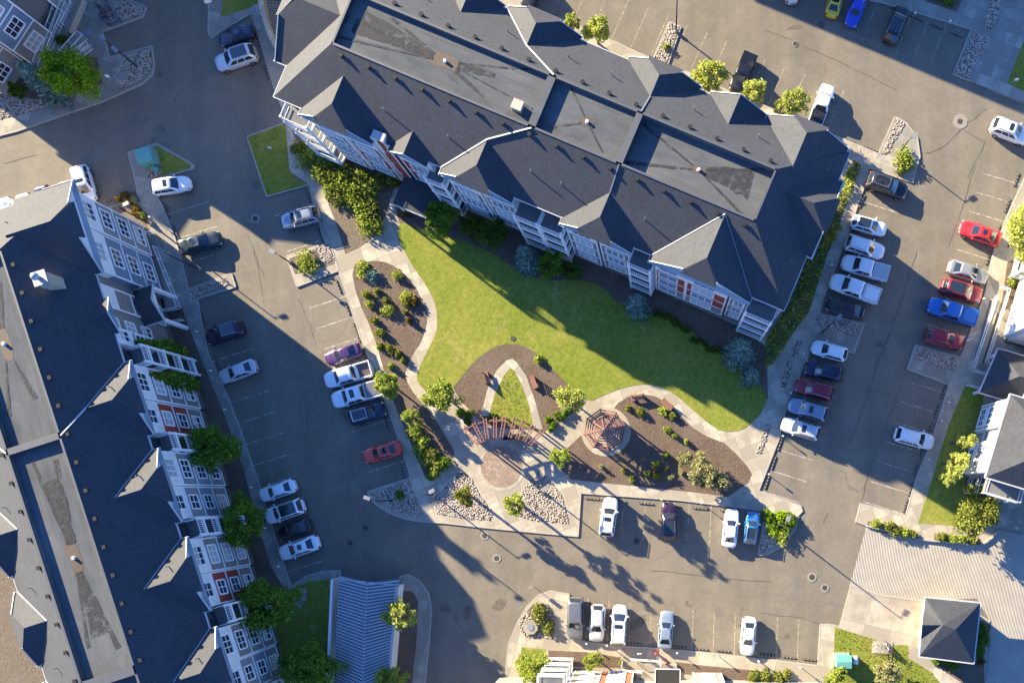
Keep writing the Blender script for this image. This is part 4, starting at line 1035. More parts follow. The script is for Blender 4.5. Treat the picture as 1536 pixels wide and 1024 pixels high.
SPEC = {  # nominal dims; stations measured from the tail (0) to the nose (L)
 'sedan':  dict(L=4.75, Wd=1.82, hood=.92, belt=.98, roof=1.45, trunk=1.05, cab=(.55,3.35), top=(1.35,2.55), wb=.80, wt=.58),
 'hatch':  dict(L=4.35, Wd=1.80, hood=.98, belt=1.02, roof=1.52, trunk=1.02, cab=(.12,3.10), top=(.65,2.30), wb=.80, wt=.60),
 'suv':    dict(L=4.75, Wd=1.90, hood=1.08, belt=1.12, roof=1.72, trunk=1.12, cab=(.10,3.42), top=(.55,2.62), wb=.86, wt=.67),
 'van':    dict(L=5.05, Wd=1.98, hood=1.08, belt=1.12, roof=1.78, trunk=1.12, cab=(.08,4.0), top=(.45,3.0), wb=.90, wt=.72),
 'pickup': dict(L=5.75, Wd=1.98, hood=1.18, belt=1.18, roof=1.88, trunk=.80, cab=(1.95,4.35), top=(2.25,3.62), wb=.88, wt=.68),
}
MESHES = {}
def car_meshes(kind):
    if kind in MESHES: return MESHES[kind]
    s = SPEC[kind]; L = s['L']; hw = s['Wd']/2; x0 = -L/2
    R = {}
    # lower body
    st = []
    prof = [(0,.60,.62),(.06,.78,.80),(.18,.90,.93),(.42,.985,1),(.9,1,1),(1.6,1,1),(2.4,1,1),(3.2,1,1),(L-1.35,.995,1),(L-.85,.975,.985),(L-.45,.90,.95),(L-.18,.76,.86),(L-.05,.58,.72),(L,.42,.62)]
    prof = sorted(set(prof))
    for x, wf, hf in prof:
        if x < s['cab'][0]: ht = s['trunk']
        elif x > s['cab'][1]-.1: ht = s['hood'] - .10*((x-s['cab'][1])/(L-s['cab'][1]))**2 if x < L else s['hood']-.10
        else: ht = s['belt']
        if x >= s['cab'][1]-.1: ht = min(ht, s['hood'])
        zt = .30 + (ht-.30)*(hf if x > L*.5 or x < .5 else 1)
        w = hw*wf; zb = .24 if .3 < x < L-.3 else .33
        ring = [(w*.90,zb),(w*.985,zb+.16),(w,zb+(zt-zb)*.62),(w*.965,zt-.07),(w*.86,zt-.005),(w*.45,zt+.025),(0,zt+.032)]
        ring = ring + [(-y,z) for y, z in ring[-2::-1]]
        st.append([(x0+x, y, z) for y, z in ring])
    b = MB().loft(st, 0)
    # greenhouse shell
    xa, xb = s['cab']; xc, xd = s['top']; zb, zr = s['belt']-.02, s['roof']; wb, wt = s['wb']*hw/.91, s['wt']*hw/.91
    def ring(xr, xf, w, z, rc):
        return [(x0+xr+rc,-w,z),(x0+xf-rc,-w,z),(x0+xf,-w+rc*1.6,z),(x0+xf+.06,0,z),(x0+xf,w-rc*1.6,z),(x0+xf-rc,w,z),(x0+xr+rc,w,z),(x0+xr,w-rc*1.4,z),(x0+xr-.03,0,z),(x0+xr,-w+rc*1.4,z)]
    lv = [ring(xa,xb,wb,zb,.10), ring(xc-.06,xd+.12,wt+.045,zr-.10,.12), ring(xc+.05,xd-.02,wt-.03,zr-.02,.15), ring(xc+.30,xd-.28,wt-.25,zr+.015,.15)]
    b.loft(lv, 0, caps=True)
    R['body'] = b
    def at(f, side):   # point on the shell side edge; f 0 belt..1 roof edge
        return lambda x: 0
    def panel(p00, p10, p11, p01, a=.06, bb=.08, off=.012, mid=None):
        p00,p10,p11,p01 = map(Vector,(p00,p10,p11,p01)); nrm = (p10-p00).cross(p01-p00).normalized()
        def q(u, v): return (p00*(1-u)+p10*u)*(1-v) + (p01*(1-u)+p11*u)*v + nrm*off
        return [q(a,bb), q(1-a,bb), q(1-a,1-bb), q(a,1-bb)]
    l0, l1 = lv[0], lv[1]
    ws = MB(); 
    def center_panel(i0, i1, i2):  # two quads across a slightly bowed front or rear
        m = MB(); A0,B0,C0 = map(Vector,(l0[i0],l0[i1],l0[i2])); A1,B1,C1 = map(Vector,(l1[i0],l1[i1],l1[i2]))
        n = (C0-A0).cross(A1-A0).normalized()
        if n.z < 0: n = -n
        lo, hi = .05, 1.0; sd = .02
        def P(a0,a1,f): return a0+(a1-a0)*f + n*.014
        A0s, A1s = A0+(B0-A0)*sd*2, A1+(B1-A1)*sd*2; C0s, C1s = C0+(B0-C0)*sd*2, C1+(B1-C1)*sd*2
        m.add([P(A0s,A1s,lo),P(B0,B1,lo),P(C0s,C1s,lo),P(A0s,A1s,hi),P(B0,B1,hi),P(C0s,C1s,hi)],[(0,1,4,3),(1,2,5,4)])
        return m
    R['windshield'] = center_panel(2,3,4); R['rear_window'] = center_panel(7,8,9)
    for nm, ia, ib in (('side_window',0,1),('side_window2',6,5)):
        A0,B0,A1,B1 = Vector(l0[ia]),Vector(l0[ib]),Vector(l1[ia]),Vector(l1[ib])
        n = (B0-A0).cross(A1-A0).normalized()
        if n.y*A0.y < 0: n = -n
        m = MB()
        for f0, f1 in ((.05,.34),(.37,.66),(.69,.95)) if kind in ('suv','van') else ((.07,.48),(.52,.94)):
            P = lambda u, v: (A0*(1-u)+B0*u)*(1-v)+(A1*(1-u)+B1*u)*v + n*.012
            m.add([P(f0,.10),P(f1,.10),P(f1,.90),P(f0,.90)],[(0,1,2,3)])
        R[nm] = m
    # roof panel, sunroofs, rails
    rz = zr+.012
    def plate(xr, xf, w, z, h=.02):
        m = MB(); rc = .08
        pts = [(x0+xr+rc,-w),(x0+xf-rc,-w),(x0+xf,-w+rc),(x0+xf,w-rc),(x0+xf-rc,w),(x0+xr+rc,w),(x0+xr,w-rc),(x0+xr,-w+rc)]
        return m.prism(pts, z-h, z)
    R['roof'] = plate(xc+.12, xd-.08, wt-.07, rz, .05)
    R['sunroof'] = plate(xd-.78, xd-.26, wt-.26, rz+.008)
    R['panorama'] = plate(xc+.22, xd-.12, wt-.12, rz+.008)
    R['rear_roof'] = plate(xc+.16, xc+.62, wt-.14, rz+.008)
    for sg, nm in ((1,'rail'),(-1,'rail2')):
        m = MB(); y = sg*(wt-.03); m.beam((x0+xc+.1,y,rz+.05),(x0+xd-.15,y,rz+.05),.05,.05)
        for x in (xc+.15,(xc+xd)/2,xd-.2): m.beam((x0+x,y,rz-.03),(x0+x,y,rz+.05),.05,.05)
        R[nm] = m
    for sg, nm in ((1,'mirror'),(-1,'mirror2')):
        m = MB(); m.sphere((x0+xb-.32, sg*(hw+.09), s['belt']+.06), .10,.13,.085,8,5); m.beam((x0+xb-.32,sg*(hw-.1),s['belt']),(x0+xb-.32,sg*(hw+.05),s['belt']+.04),.07,.05); R[nm] = m
    for sg, nm in ((1,'headlight'),(-1,'headlight2')):
        R[nm] = MB().sphere((L/2-.27, sg*hw*.70, s['hood']-.27), .20,.17,.11,8,5)
    for sg, nm in ((1,'taillight'),(-1,'taillight2')):
        R[nm] = MB().sphere((-L/2+.13, sg*hw*.76, s['trunk']-.20 if kind!='pickup' else .92), .12,.17,.15,8,5)
    R['bumper'] = MB().box(L/2-.34, L/2-.10, -hw*.72, hw*.72, .30, .52); R['bumper2'] = MB().box(-L/2+.02, -L/2+.24, -hw*.80, hw*.80, .32, .55)
    R['tyre'] = MB().tube((0,-.11,0),(0,.11,0),.34,n=18); R['rimm'] = MB().tube((0,-.118,0),(0,.118,0),.21,n=12)
    if kind == 'pickup':
        bx0, bx1 = x0+.06, x0+1.93; w = hw*.955; zt = 1.17
        m = MB()
        for sg in (1,-1):
            m.box(bx0,bx1,min(sg*w,sg*(w-.13)),max(sg*w,sg*(w-.13)),.70,zt)
        m.box(bx0,bx0+.10,-w+.13,w-.13,.70,zt); m.box(bx1-.10,bx1,-w+.13,w-.13,.70,zt+.02); R['bed'] = m
        R['bed_liner'] = MB().box(bx0+.10,bx1-.10,-w+.13,w-.13,.78,.845)
        t_ = MB().box(bx0+.17,bx1-.16,-w+.20,w-.20,zt-.06,zt+.03); R['tonneau'] = t_
        t_ = MB(); 
        for i in range(7): t_.box(bx0+.04+i*.262,bx0+.27+i*.262,-w+.08,w-.08,zt+.004,zt+.045)
        R['tonneau_ribbed'] = t_
        # canopy on the bed
        m = MB().loft([[(bx0+a,-w+.05+c,z),(bx1-a,-w+.05+c,z),(bx1-a,w-.05-c,z),(bx0+a,w-.05-c,z)] for a,c,z in ((.02,0,zt),(.08,.08,1.78),(.2,.2,1.86))]); R['bed_canopy'] = m
        m = MB()
        for x in (bx0+.3, bx0+1.0, bx1-.2): m.beam((x,-w+.08,zt+.45),(x,w-.08,zt+.45),.05,.05)
        for sg in (1,-1):
            m.beam((bx0+.1,sg*(w-.08),zt+.45),(bx1,sg*(w-.08),zt+.45),.05,.05)
            for x in (bx0+.3,bx1-.2): m.beam((x,sg*(w-.08),zt),(x,sg*(w-.08),zt+.45),.05,.05)
        R['rack'] = m
    names = {'side_window2':'side_window','rail':'roof_rail','rail2':'roof_rail','mirror2':'mirror','headlight2':'headlight','taillight2':'taillight','bumper2':'bumper','panorama':'glass_roof','rear_roof':'sunroof','rimm':'rim','tonneau':'bed_cover','tonneau_ribbed':'bed_cover','rack':'bed_rack'}
    out = {}
    for k, mb in R.items(): out[k] = (names.get(k, k), mb.mesh(names.get(k, k), M['plastic'], 50 if k in ('body','tyre','mirror','mirror2','headlight','headlight2','taillight','taillight2') else None))
    MESHES[kind] = out; return out

NCAR = 0
def car(kind, nose, tail, paint, label, feats=(), roof=None, cat=None, cover=None, name=None):
    zc = .8
    a, b = W(*nose, zc), W(*tail, zc)
    dx, dy = a[0]-b[0], a[1]-b[1]; L = hypot(dx, dy); s = SPEC[kind]
    nm = name or {'sedan':'parked_car','hatch':'parked_car','suv':'parked_suv','van':'parked_van','pickup':'pickup_truck'}[kind]
    root = empty(nm, ((a[0]+b[0])/2, (a[1]+b[1])/2, 0), atan2(dy, dx), label=label, cat=cat or {'sedan':'car','hatch':'car','suv':'car','van':'van','pickup':'pickup truck'}[kind])
    f = max(.9, min(1.16, L/s['L'])); root.scale = (f, min(1.08, max(.97, f)), min(1.06, max(.98, f)))
    me = car_meshes(kind); P = PAINT[paint]
    def part(key, mat, parent=root):
        nme, m = me[key]; o = ob(nme, m, parent); o.material_slots[0].link = 'OBJECT'; o.material_slots[0].material = mat; return o
    body_ = part('body', P)
    for k in ('windshield','rear_window','side_window','side_window2'): part(k, M['carglass'])
    rf = part('roof', PAINT[roof] if roof else P)
    for k in ('headlight','headlight2'): part(k, M['headlamp'])
    for k in ('taillight','taillight2'): part(k, M['taillamp'])
    for k in ('mirror','mirror2'): part(k, P)
    for k in ('bumper','bumper2'): part(k, M['plastic'])
    if 'sunroof' in feats: part('sunroof', M['carglass'], rf)
    if 'rear_roof' in feats: part('rear_roof', M['carglass'], rf)
    if 'panorama' in feats: part('panorama', M['carglass'], rf)
    if 'rails' in feats:
        for k in ('rail','rail2'): part(k, M['rim'], rf)
    if 'brails' in feats:
        for k in ('rail','rail2'): part(k, M['plastic'], rf)
    if kind == 'pickup':
        part('bed', P)
        part('bed_liner', PAINT['brown'] if 'openbrown' in feats else M['plastic'])
        if 'cover' in feats: part('tonneau', PAINT[cover or 'black'])
        if 'ribbed' in feats: part('tonneau_ribbed', PAINT[cover or 'black'])
        if 'canopy' in feats: part('bed_canopy', PAINT[cover or 'black'])
        if 'rack' in feats: part('rack', M['rim'])
    Ls = s['L']
    for x in (-Ls/2+.92, Ls/2-.90):
        for sg in (1,-1):
            wname, wm = me['tyre']; o = ob('wheel', wm, root, (x, sg*(s['Wd']/2-.10), .34)); o.material_slots[0].link = 'OBJECT'; o.material_slots[0].material = M['tyre']
            r = ob('rim', me['rimm'][1], o); r.material_slots[0].link = 'OBJECT'; r.material_slots[0].material = M['rim']
    return root
def T(r, c, x, y): return t1(r, c, x, y)
# north-west road
car('sedan', T(0,0,1258,235), T(0,0,1456,170), 'navy', 'dark navy sedan beside the grassed kerb at the northwest lot', ('sunroof',))
car('suv', T(0,0,1240,375), T(0,0,1475,297), 'silver', 'pale silver SUV with large dark sunroof next to a navy sedan', ('panorama','rails'))
car('suv', T(1,0,1094,92), T(1,0,876,127), 'white', 'white SUV with small sunroof below the green utility box', ('sunroof',))
car('sedan', T(1,0,1272,405), T(1,0,1032,470), 'tealblack', 'black sedan in a patch of sun near the white ramp railing', ('rear_roof',), roof='slate')
car('suv', T(1,0,1185,990), T(1,0,1400,920), 'darkpurple', 'dark purple SUV with bright roof rails by the west building', ('rails','panorama'))
car('sedan', T(2,0,1262,258), T(2,0,1474,178), 'silver', 'pale silver sedan parked alone in shade beside the dark purple SUV')
car('suv', T(1,1,162,322), T(1,1,378,268), 'bluegrey', 'blue grey SUV alone beside the small planted peninsula', ('sunroof','brails'), roof='slate')
# east row of the west lot
car('sedan', T(2,1,413,155), T(2,1,618,85), 'purple', 'purple sedan at the end of the row beside white pickups')
car('pickup', T(2,1,412,278), T(2,1,682,198), 'white', 'white pickup with empty brown open bed', ('openbrown',))
car('pickup', T(2,1,455,392), T(2,1,740,308), 'white', 'white pickup with flat grey bed cover and sunroof', ('cover','sunroof'), cover='grey')
car('suv', T(2,1,762,428), T(2,1,550,492), 'navy', 'black SUV with white framed glass roof beside two white pickups', ('panorama','rails'), roof='white')
car('sedan', T(2,1,630,712), T(2,1,848,652), 'brickred', 'orange red sedan alone near the gravel corner of the west lot', ('sunroof','rear_roof'))
# four by the curved corner
car('sedan', T(2,1,33,938), T(2,1,242,868), 'white', 'white sedan at the top of four cars, with dark rear window')
car('suv', T(3,1,68,75), T(3,1,290,-2), 'white', 'white SUV with black roof between white sedan and black sedan', ('panorama','rails'), roof='black')
car('sedan', T(3,1,140,175), T(3,1,326,108), 'black', 'black sedan between two white cars by the west building')
car('sedan', T(3,1,148,285), T(3,1,377,208), 'white', 'white sedan with sunroof nearest the corrugated ramp roof', ('sunroof',))
# row behind the west building
car('van', (134,300), (120,252), 'white', 'white SUV parked behind the west building, seen past its corner', ('sunroof',))
for px, py, pn, lb in ((98,272,'silver','silver car showing its end above the roof edge'),(62,279,'navy','dark blue car showing above the roof edge'),(34,291,'white','white pickup end showing above the roof edge'),(6,297,'white','white car cut by the photo edge above the roof')):
    car('sedan', (px+15, py+58), (px, py), pn, lb)
# north lot
car('suv', T(0,2,110,48), T(0,2,175,-130), 'black', 'black SUV half hidden behind the long building at the top edge', ('brails',))
car('pickup', T(0,2,1316,520), T(0,2,1402,322), 'black', 'black pickup with black ribbed bed cover in the sunlit north lot', ('ribbed',))
car('pickup', T(0,3,408,500), T(0,3,335,705), 'white', 'white pickup with black ribbed bed cover in the north lot', ('ribbed',))
car('sedan', T(0,3,478,-95), T(0,3,425,92), 'yellow', 'yellow car at the top edge of the north lot', ('panorama',))
car('sedan', T(0,3,535,148), T(0,3,602,-40), 'brightblue', 'bright blue car at the top edge beside the yellow car')
car('suv', T(0,3,845,32), T(0,3,755,245), 'black', 'black SUV with silver roof rails under the north kerb', ('rails','panorama'))
car('suv', T(0,3,1568,800), T(0,3,1348,715), 'white', 'white SUV cut by the east edge of the photo near the manhole', ('sunroof','rails'))
car('sedan', (1182,-52), (1189,4), 'silver', 'silver car end just showing at the top edge')
# east lot, row by the long building
car('suv', T(1,3,862,150), T(1,3,632,70), 'black', 'black SUV with slate grey roof beside the planted corner', (), roof='slate')
car('hatch', T(1,3,742,368), T(1,3,542,312), 'white', 'white hatchback with black roof, topmost of the white row', ('panorama',), roof='black')
car('suv', T(1,3,728,500), T(1,3,508,430), 'white', 'white SUV with white roof rails below the black roofed hatchback', ('rails',))
car('pickup', T(1,3,485,545), T(1,3,755,620), 'white', 'white pickup with dirty streaked bed cover', ('ribbed',), cover='silver')
car('pickup', T(1,3,418,652), T(1,3,703,752), 'white', 'white pickup with black edged white bed cover', ('cover',), cover='white')
car('sedan', T(1,3,400,782), T(1,3,617,848), 'black', 'black sedan next to the gravel island by the long building')
car('hatch', T(2,3,312,72), T(2,3,517,128), 'white', 'white hatchback just below the gravel island')
car('suv', T(2,3,272,190), T(2,3,492,240), 'navy', 'dark blue SUV between white hatchback and maroon SUV')
car('suv', T(2,3,218,290), T(2,3,435,352), 'maroon', 'maroon SUV with bright roof rails by the long sidewalk', ('rails',))
car('suv', T(2,3,180,405), T(2,3,400,470), 'bluegrey', 'grey blue SUV between maroon SUV and silver SUV', ('sunroof','rails'))
car('suv', T(2,3,138,515), T(2,3,358,580), 'silver', 'silver SUV with sunroof at the end of the shaded east row', ('sunroof','brails'))
# east lot, outer row
car('sedan', T(1,3,1165,340), T(1,3,1398,425), 'red', 'bright red sedan with sunroof half under the yellow green tree', ('sunroof',))
car('sedan', T(1,3,1328,640), T(1,3,1098,570), 'midgrey', 'grey sedan in the outer east row beside a red SUV')
car('suv', T(1,3,1292,748), T(1,3,1058,680), 'maroon', 'red SUV with black glass roof between grey sedan and blue pickup', ('panorama',))
car('pickup', T(1,3,982,790), T(1,3,1264,878), 'blue', 'bright blue pickup with blue bed cover', ('cover',), cover='blue')
car('hatch', T(2,3,1198,58), T(2,3,956,5), 'maroon', 'dark red hatchback beside the outer gravel island')
car('suv', T(2,3,1016,632), T(2,3,792,572), 'white', 'white SUV alone in the outer east row, shaded', ('rails',))
# south lot
car('suv', (917,746), (909,804), 'white', 'white SUV with sunroof at the top of the south lot', ('sunroof','rails'))
car('suv', (1003.5,753), (1004,810), 'darkpurple', 'dark plum SUV with silver roof rails alone in the south lot', ('rails','panorama'))
car('sedan', (1099,763), (1093,821), 'white', 'white sedan beside a small blue SUV in the south lot')
car('hatch', (1131,767), (1124,816), 'steelblue', 'small blue hatchback with black roof by the shrub corner', ('panorama','rails'), roof='black')
car('suv', (862,959), (864,895), 'grey', 'grey SUV first in the bottom row by the octagonal lid')
car('hatch', (894,962), (897.5,906), 'silver', 'silver hatchback between grey SUV and white SUV in the bottom row')
car('van', (930.5,907), (927,967), 'white', 'white van with sunroof in the bottom row', ('sunroof','rails'), name='parked_van')
car('sedan', (1001,916), (996.5,973), 'bluegrey', 'silver blue sedan with long shadow by the fire hydrant')
car('sedan', (1120,983), (1125,925), 'white', 'white sedan alone in the bottom row')
# ================= vegetation ====================================================================
LM = {
 'lime': leaf_mat('leaves_lime', (.20,.27,.04), (.40,.45,.09), (.54,.53,.15)),
 'yellow': leaf_mat('leaves_yellow_green', (.28,.34,.06), (.50,.52,.14), (.62,.60,.22)),
 'mid': leaf_mat('leaves_mid', (.08,.16,.02), (.21,.32,.04), (.33,.42,.08)),
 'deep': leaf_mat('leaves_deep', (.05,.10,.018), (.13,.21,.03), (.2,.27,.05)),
 'spruce': leaf_mat('needles_blue', (.09,.17,.14), (.24,.36,.31), (.36,.46,.40), trans=.15),
 'fresh': leaf_mat('leaves_fresh', (.14,.26,.012), (.33,.46,.03), (.44,.54,.06)),
 'pale': leaf_mat('leaves_pale', (.22,.23,.08), (.42,.40,.20), (.55,.50,.28)),
 'olive': leaf_mat('leaves_olive', (.14,.17,.03), (.30,.32,.07), (.44,.42,.13)),
 'rusty': leaf_mat('leaves_rusty', (.13,.07,.02), (.22,.17,.04), (.3,.12,.05)),
}
def leafquad(mb, c, size, up=.9, elong=1.5):
    d = Vector((random.gauss(0,1), random.gauss(0,1), random.gauss(0,1)+up)).normalized()
    a = d.orthogonal().normalized(); ang = random.uniform(0, 2*pi); b = d.cross(a)
    u = (a*cos(ang)+b*sin(ang))*size*.5*elong; v = (b*cos(ang)-a*sin(ang))*size*.5
    c = Vector(c); mb.add([c-u, c+v*.9, c+u, c-v*.9], [(0,1,2,3)])
def crown_mesh(name, r, h, nclump, nleaf, leaf, mat, clump=.42, seed=1, flat=.75):
    random.seed(seed); mb = MB()
    p1, p2 = random.uniform(0,6.28), random.uniform(0,6.28)
    for k in range(nclump):
        th = random.uniform(0, 2*pi); ph = random.uniform(-.55, 1.0); rad = random.uniform(.45, 1.0)
        rr = r*rad*sqrt(max(0,1-(ph*.75)**2))*random.uniform(.7,1.08)*(1+.17*sin(2*th+p1)+.13*sin(3*th+p2))
        c = (rr*cos(th), rr*sin(th), h*.5*ph*flat)
        cr = r*clump*random.uniform(.55,1.1)
        for i in range(nleaf):
            v = Vector((random.gauss(0,1),random.gauss(0,1),random.gauss(0,1))).normalized()*cr*random.random()**.45
            leafquad(mb, (c[0]+v.x, c[1]+v.y, c[2]+v.z*.8), leaf*random.uniform(.6,1.3))
    return mb.mesh(name, mat)
def spruce_mesh(name, r, h, mat, seed=1, whorls=15, leaf=.22):
    random.seed(seed); mb = MB()
    for k in range(whorls):
        f = k/(whorls-1); z = -h*.46+h*.96*f; rr = r*(1-f)**.85+.08
        nb = max(5, int(15*(1-f*.6)))
        for j in range(nb):
            th = 2*pi*j/nb+k*.7+random.uniform(-.15,.15); L = rr*random.uniform(.75,1.12)
            n = max(3, int(L/.09))
            for i in range(n):
                s = (i+1)/n*L; w = .10+.16*(1-abs(2*i/n-1))*min(1,rr)
                p = (s*cos(th)+random.uniform(-w,w), s*sin(th)+random.uniform(-w,w), z-.22*s+.12*s*s/max(rr,.3)+random.uniform(-.05,.05))
                leafquad(mb, p, leaf*random.uniform(.6,1.2), .6, 2.0)
    return mb.mesh(name, mat)
def column_mesh(name, r, h, mat, seed=1):
    random.seed(seed); mb = MB()
    for i in range(2600):
        f = random.random(); z = -h/2+h*f; rr = r*(.45+.55*sin(pi*min(1,f*1.15+.12)))*(1 if f<.8 else (1-f)/.2*.8+.2)
        th = random.uniform(0,2*pi); q = rr*random.random()**.4*random.uniform(.8,1.1)
        leafquad(mb, (q*cos(th), q*sin(th), z), random.uniform(.18,.36))
    return mb.mesh(name, mat)
def trunk_mesh(h, r, spread, seed=1):
    random.seed(seed); mb = MB(); mb.tube((0,0,-.05),(0,0,h*.55),r,r*.7,8); mb.tube((0,0,h*.5),(.06,.04,h),r*.7,r*.2,7)
    for k in range(6):
        th = k*1.05+random.uniform(-.3,.3); z0 = h*random.uniform(.4,.7)
        mb.tube((0,0,z0),(spread*cos(th)*.75,spread*sin(th)*.75,z0+h*.3),r*.4,r*.1,6)
    return mb.mesh('trunk', M['bark'], 40)
PROTO = {}
def tree(px, py, rpx, h, kind, label, name='tree', cat='tree', group=None, hr=None):
    """px, py: crown centre in the photo; rpx crown radius px; h full height"""
    zc = h*.62; r = rpx*(CAMH-zc)/FPX
    x, y = W(px, py, zc)
    root = empty(name, (x, y, .1), random.uniform(0, 6.28), label=label, cat=cat, group=group)
    seed = int(px*7+py*13); ch = (h*.72 if hr is None else hr)
    n = max(30, int(52*min(2, r/2)))
    if kind == 'spruce':
        cm = spruce_mesh('crown', r*1.08, h*.95, LM['spruce'], seed, whorls=max(10,int(h*2)))
        zc = h*.5
    elif kind.startswith('column'):
        cm = column_mesh('crown', r, h*.92, LM[kind.split('_')[1]], seed); zc = h*.54
    else: cm = crown_mesh('crown', r*.98, ch, n, 80, .12+.035*r, LM[kind], clump=.34, seed=seed)
    ob('crown', cm, root, (0,0,zc)); ob('trunk', trunk_mesh(h*.75, .05+.022*h, r*.7, seed), root)
    return root
def shrub_mesh(name, r, h, mat, seed, n=420, leaf=.16):
    random.seed(seed); mb = MB(); k = 7
    lob = [(random.uniform(-.45,.45)*r, random.uniform(-.45,.45)*r, random.uniform(.45,.8)*r) for _ in range(k)]
    for i in range(n):
        lx, ly, lr = random.choice(lob); v = Vector((random.gauss(0,1),random.gauss(0,1),abs(random.gauss(0,1)))).normalized()*random.random()**.35
        leafquad(mb, (lx+v.x*lr, ly+v.y*lr, .04+v.z*h*(.6+.4*lr/r)), leaf*random.uniform(.6,1.3), .5)
    return mb.mesh(name, mat)
SHR = {}
def shrub(px, py, rpx, h, kind, label, group=None, name='shrub', cat='shrub'):
    r = rpx/12.0; key = (kind, round(r*2)/2, (int(px*3+py) % 3))
    if key not in SHR: SHR[key] = shrub_mesh('foliage', max(.4,key[1]), 1.0, LM[kind], len(SHR)+11, n=int(200+260*min(4,key[1])), leaf=.15+.03*key[1])
    x, y = W(px, py, h*.5)
    o = ob(name, SHR[key], None, (x, y, .1), random.uniform(0,6.28), label=label, cat=cat, group=group)
    s = r/max(.4,key[1]); o.scale = (s, s, h); return o

# --- trees
tree(106,110,38,6.5,'fresh','bright green round tree beside the lamp and manhole island')
tree(50,112,32,7.0,'spruce','blue spruce growing against the northwest building')
tree(27,136,13,2.2,'deep','small dark green bush at the foot of the blue spruce', 'shrub', 'shrub')
for x, y, r, lb in ((895,45,21,'yellow green tree beside the long building, west of the gravel strip'),(858,36,12,'small yellow green tree at the kerb, western end of the north row'),(1066,118,27,'broad lime tree behind the long building near the black pickup'),(1129,142,20,'lime tree against the black pickup tail'),(1186,158,24,'lime tree touching the white pickup with ribbed cover')):
    tree(x, y, r, 5.0, 'yellow', lb, group='trees along the north side of the long building')
tree(1541,350,42,8.0,'yellow','large yellow green tree covering the back of the red sedan')
for x, y, r, hh, kd, lb in ((243,521,24,9.5,'column_mid','narrow columnar tree leaning past the first balconies of the west building'),(258,566,24,9.5,'column_mid','narrow columnar tree with yellow lit top by the white balconies')):
    zb = 0.1; bx, by = W(x+38, y+14, 0); root = empty('columnar_tree', (bx, by, .1), 0, label=lb, cat='tree')
    ob('crown', column_mesh('crown', 1.35, 9.0, LM['mid'], int(x)), root, (0,0,5.2)); ob('trunk', trunk_mesh(7, .16, .6, int(x)), root)
tree(320,670,38,8.0,'mid','full green tree in front of the west building, northernmost of the round crowns')
tree(368,782,33,7.5,'mid','green tree in front of the west building beside the four parked cars')
tree(403,905,43,8.5,'mid','large green tree by the corner where the dark lawn begins')
tree(468,1000,40,7.0,'mid','green tree between the west building and the ramp roof at the bottom edge')
tree(600,922,22,5.5,'yellow','yellow green tree standing beside the corrugated ramp roof')
tree(588,1018,24,5.5,'lime','lime tree at the bottom edge beside the ramp roof')
tree(798,1000,25,5.0,'lime','round lime tree on the lawn by the sunlit south building')
tree(889,990,14,3.5,'lime','small lime tree in the bark bed before the south building')
tree(583,577,20,4.0,'lime','lime tree overhanging the sidewalk by the grey covered pickup')
tree(663,594,25,3.9,'lime','round lime tree at the garden path beside the arch bed')
tree(617,627,15,3.5,'lime','small lime tree in the mulch strip by the sidewalk')
tree(854,598,22,4.5,'yellow','yellow green tree at the corner of the arch bed near the gazebo')
tree(842,686,17,8.6,'lime','lime tree at the plaza edge between pergola and gazebo',hr=6.4)
tree(697,746,14,7.0,'olive','olive green tree in the western river rock bed',hr=5.2)
tree(772,757,17,7.6,'lime','lime tree in the middle of the river rock bed by the plaza',hr=5.6)
tree(787,381,22,7.0,'spruce','blue spruce at the lawn edge beside a green bush')
tree(956,452,20,7.0,'spruce','blue spruce standing alone below the red panels of the long building')
tree(1112,522,26,8.0,'spruce','largest blue spruce at the east end of the long building')
tree(1129,562,14,5.0,'spruce','small blue spruce with pale tip at the east end of the lawn')
tree(827,396,20,4.5,'mid','round green tree next to the blue spruce at the lawn edge')
tree(663,328,27,5.0,'mid','broad green tree by the entrance walk of the long building')
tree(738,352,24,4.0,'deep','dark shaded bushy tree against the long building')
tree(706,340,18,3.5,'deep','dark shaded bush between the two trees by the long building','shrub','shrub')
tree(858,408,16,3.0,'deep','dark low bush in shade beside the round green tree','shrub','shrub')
tree(1240,352,18,4.0,'olive','rounded olive bush at the top of the hedge strip')
tree(1466,765,36,5.5,'olive','wide sunlit tree with reddish twigs by the white building')
for x, y, r, lb in ((1448,661,13,'top one of three yellow green trees before the white building'),(1434,694,18,'middle one of three yellow green trees before the white building'),(1424,717,13,'lowest of three yellow green trees before the white building')):
    tree(x, y, r, 7.2, 'yellow', lb)
tree(1329,1008,20,3.2,'pale','pale yellow round tree on the corner lawn by the bicycle rack')
tree(1256,1018,18,3.0,'lime','lime bush at the bottom edge below the green utility box','shrub','shrub')
tree(1052,705,22,3.0,'pale','pale silvery bush in the gazebo bed, upper of the pair','shrub','shrub')
tree(1070,719,20,3.2,'pale','pale grey green bush in the gazebo bed, lower of the pair','shrub','shrub')
tree(1026,689,13,1.6,'pale','cream coloured low bush beside the pale pair','shrub','shrub')
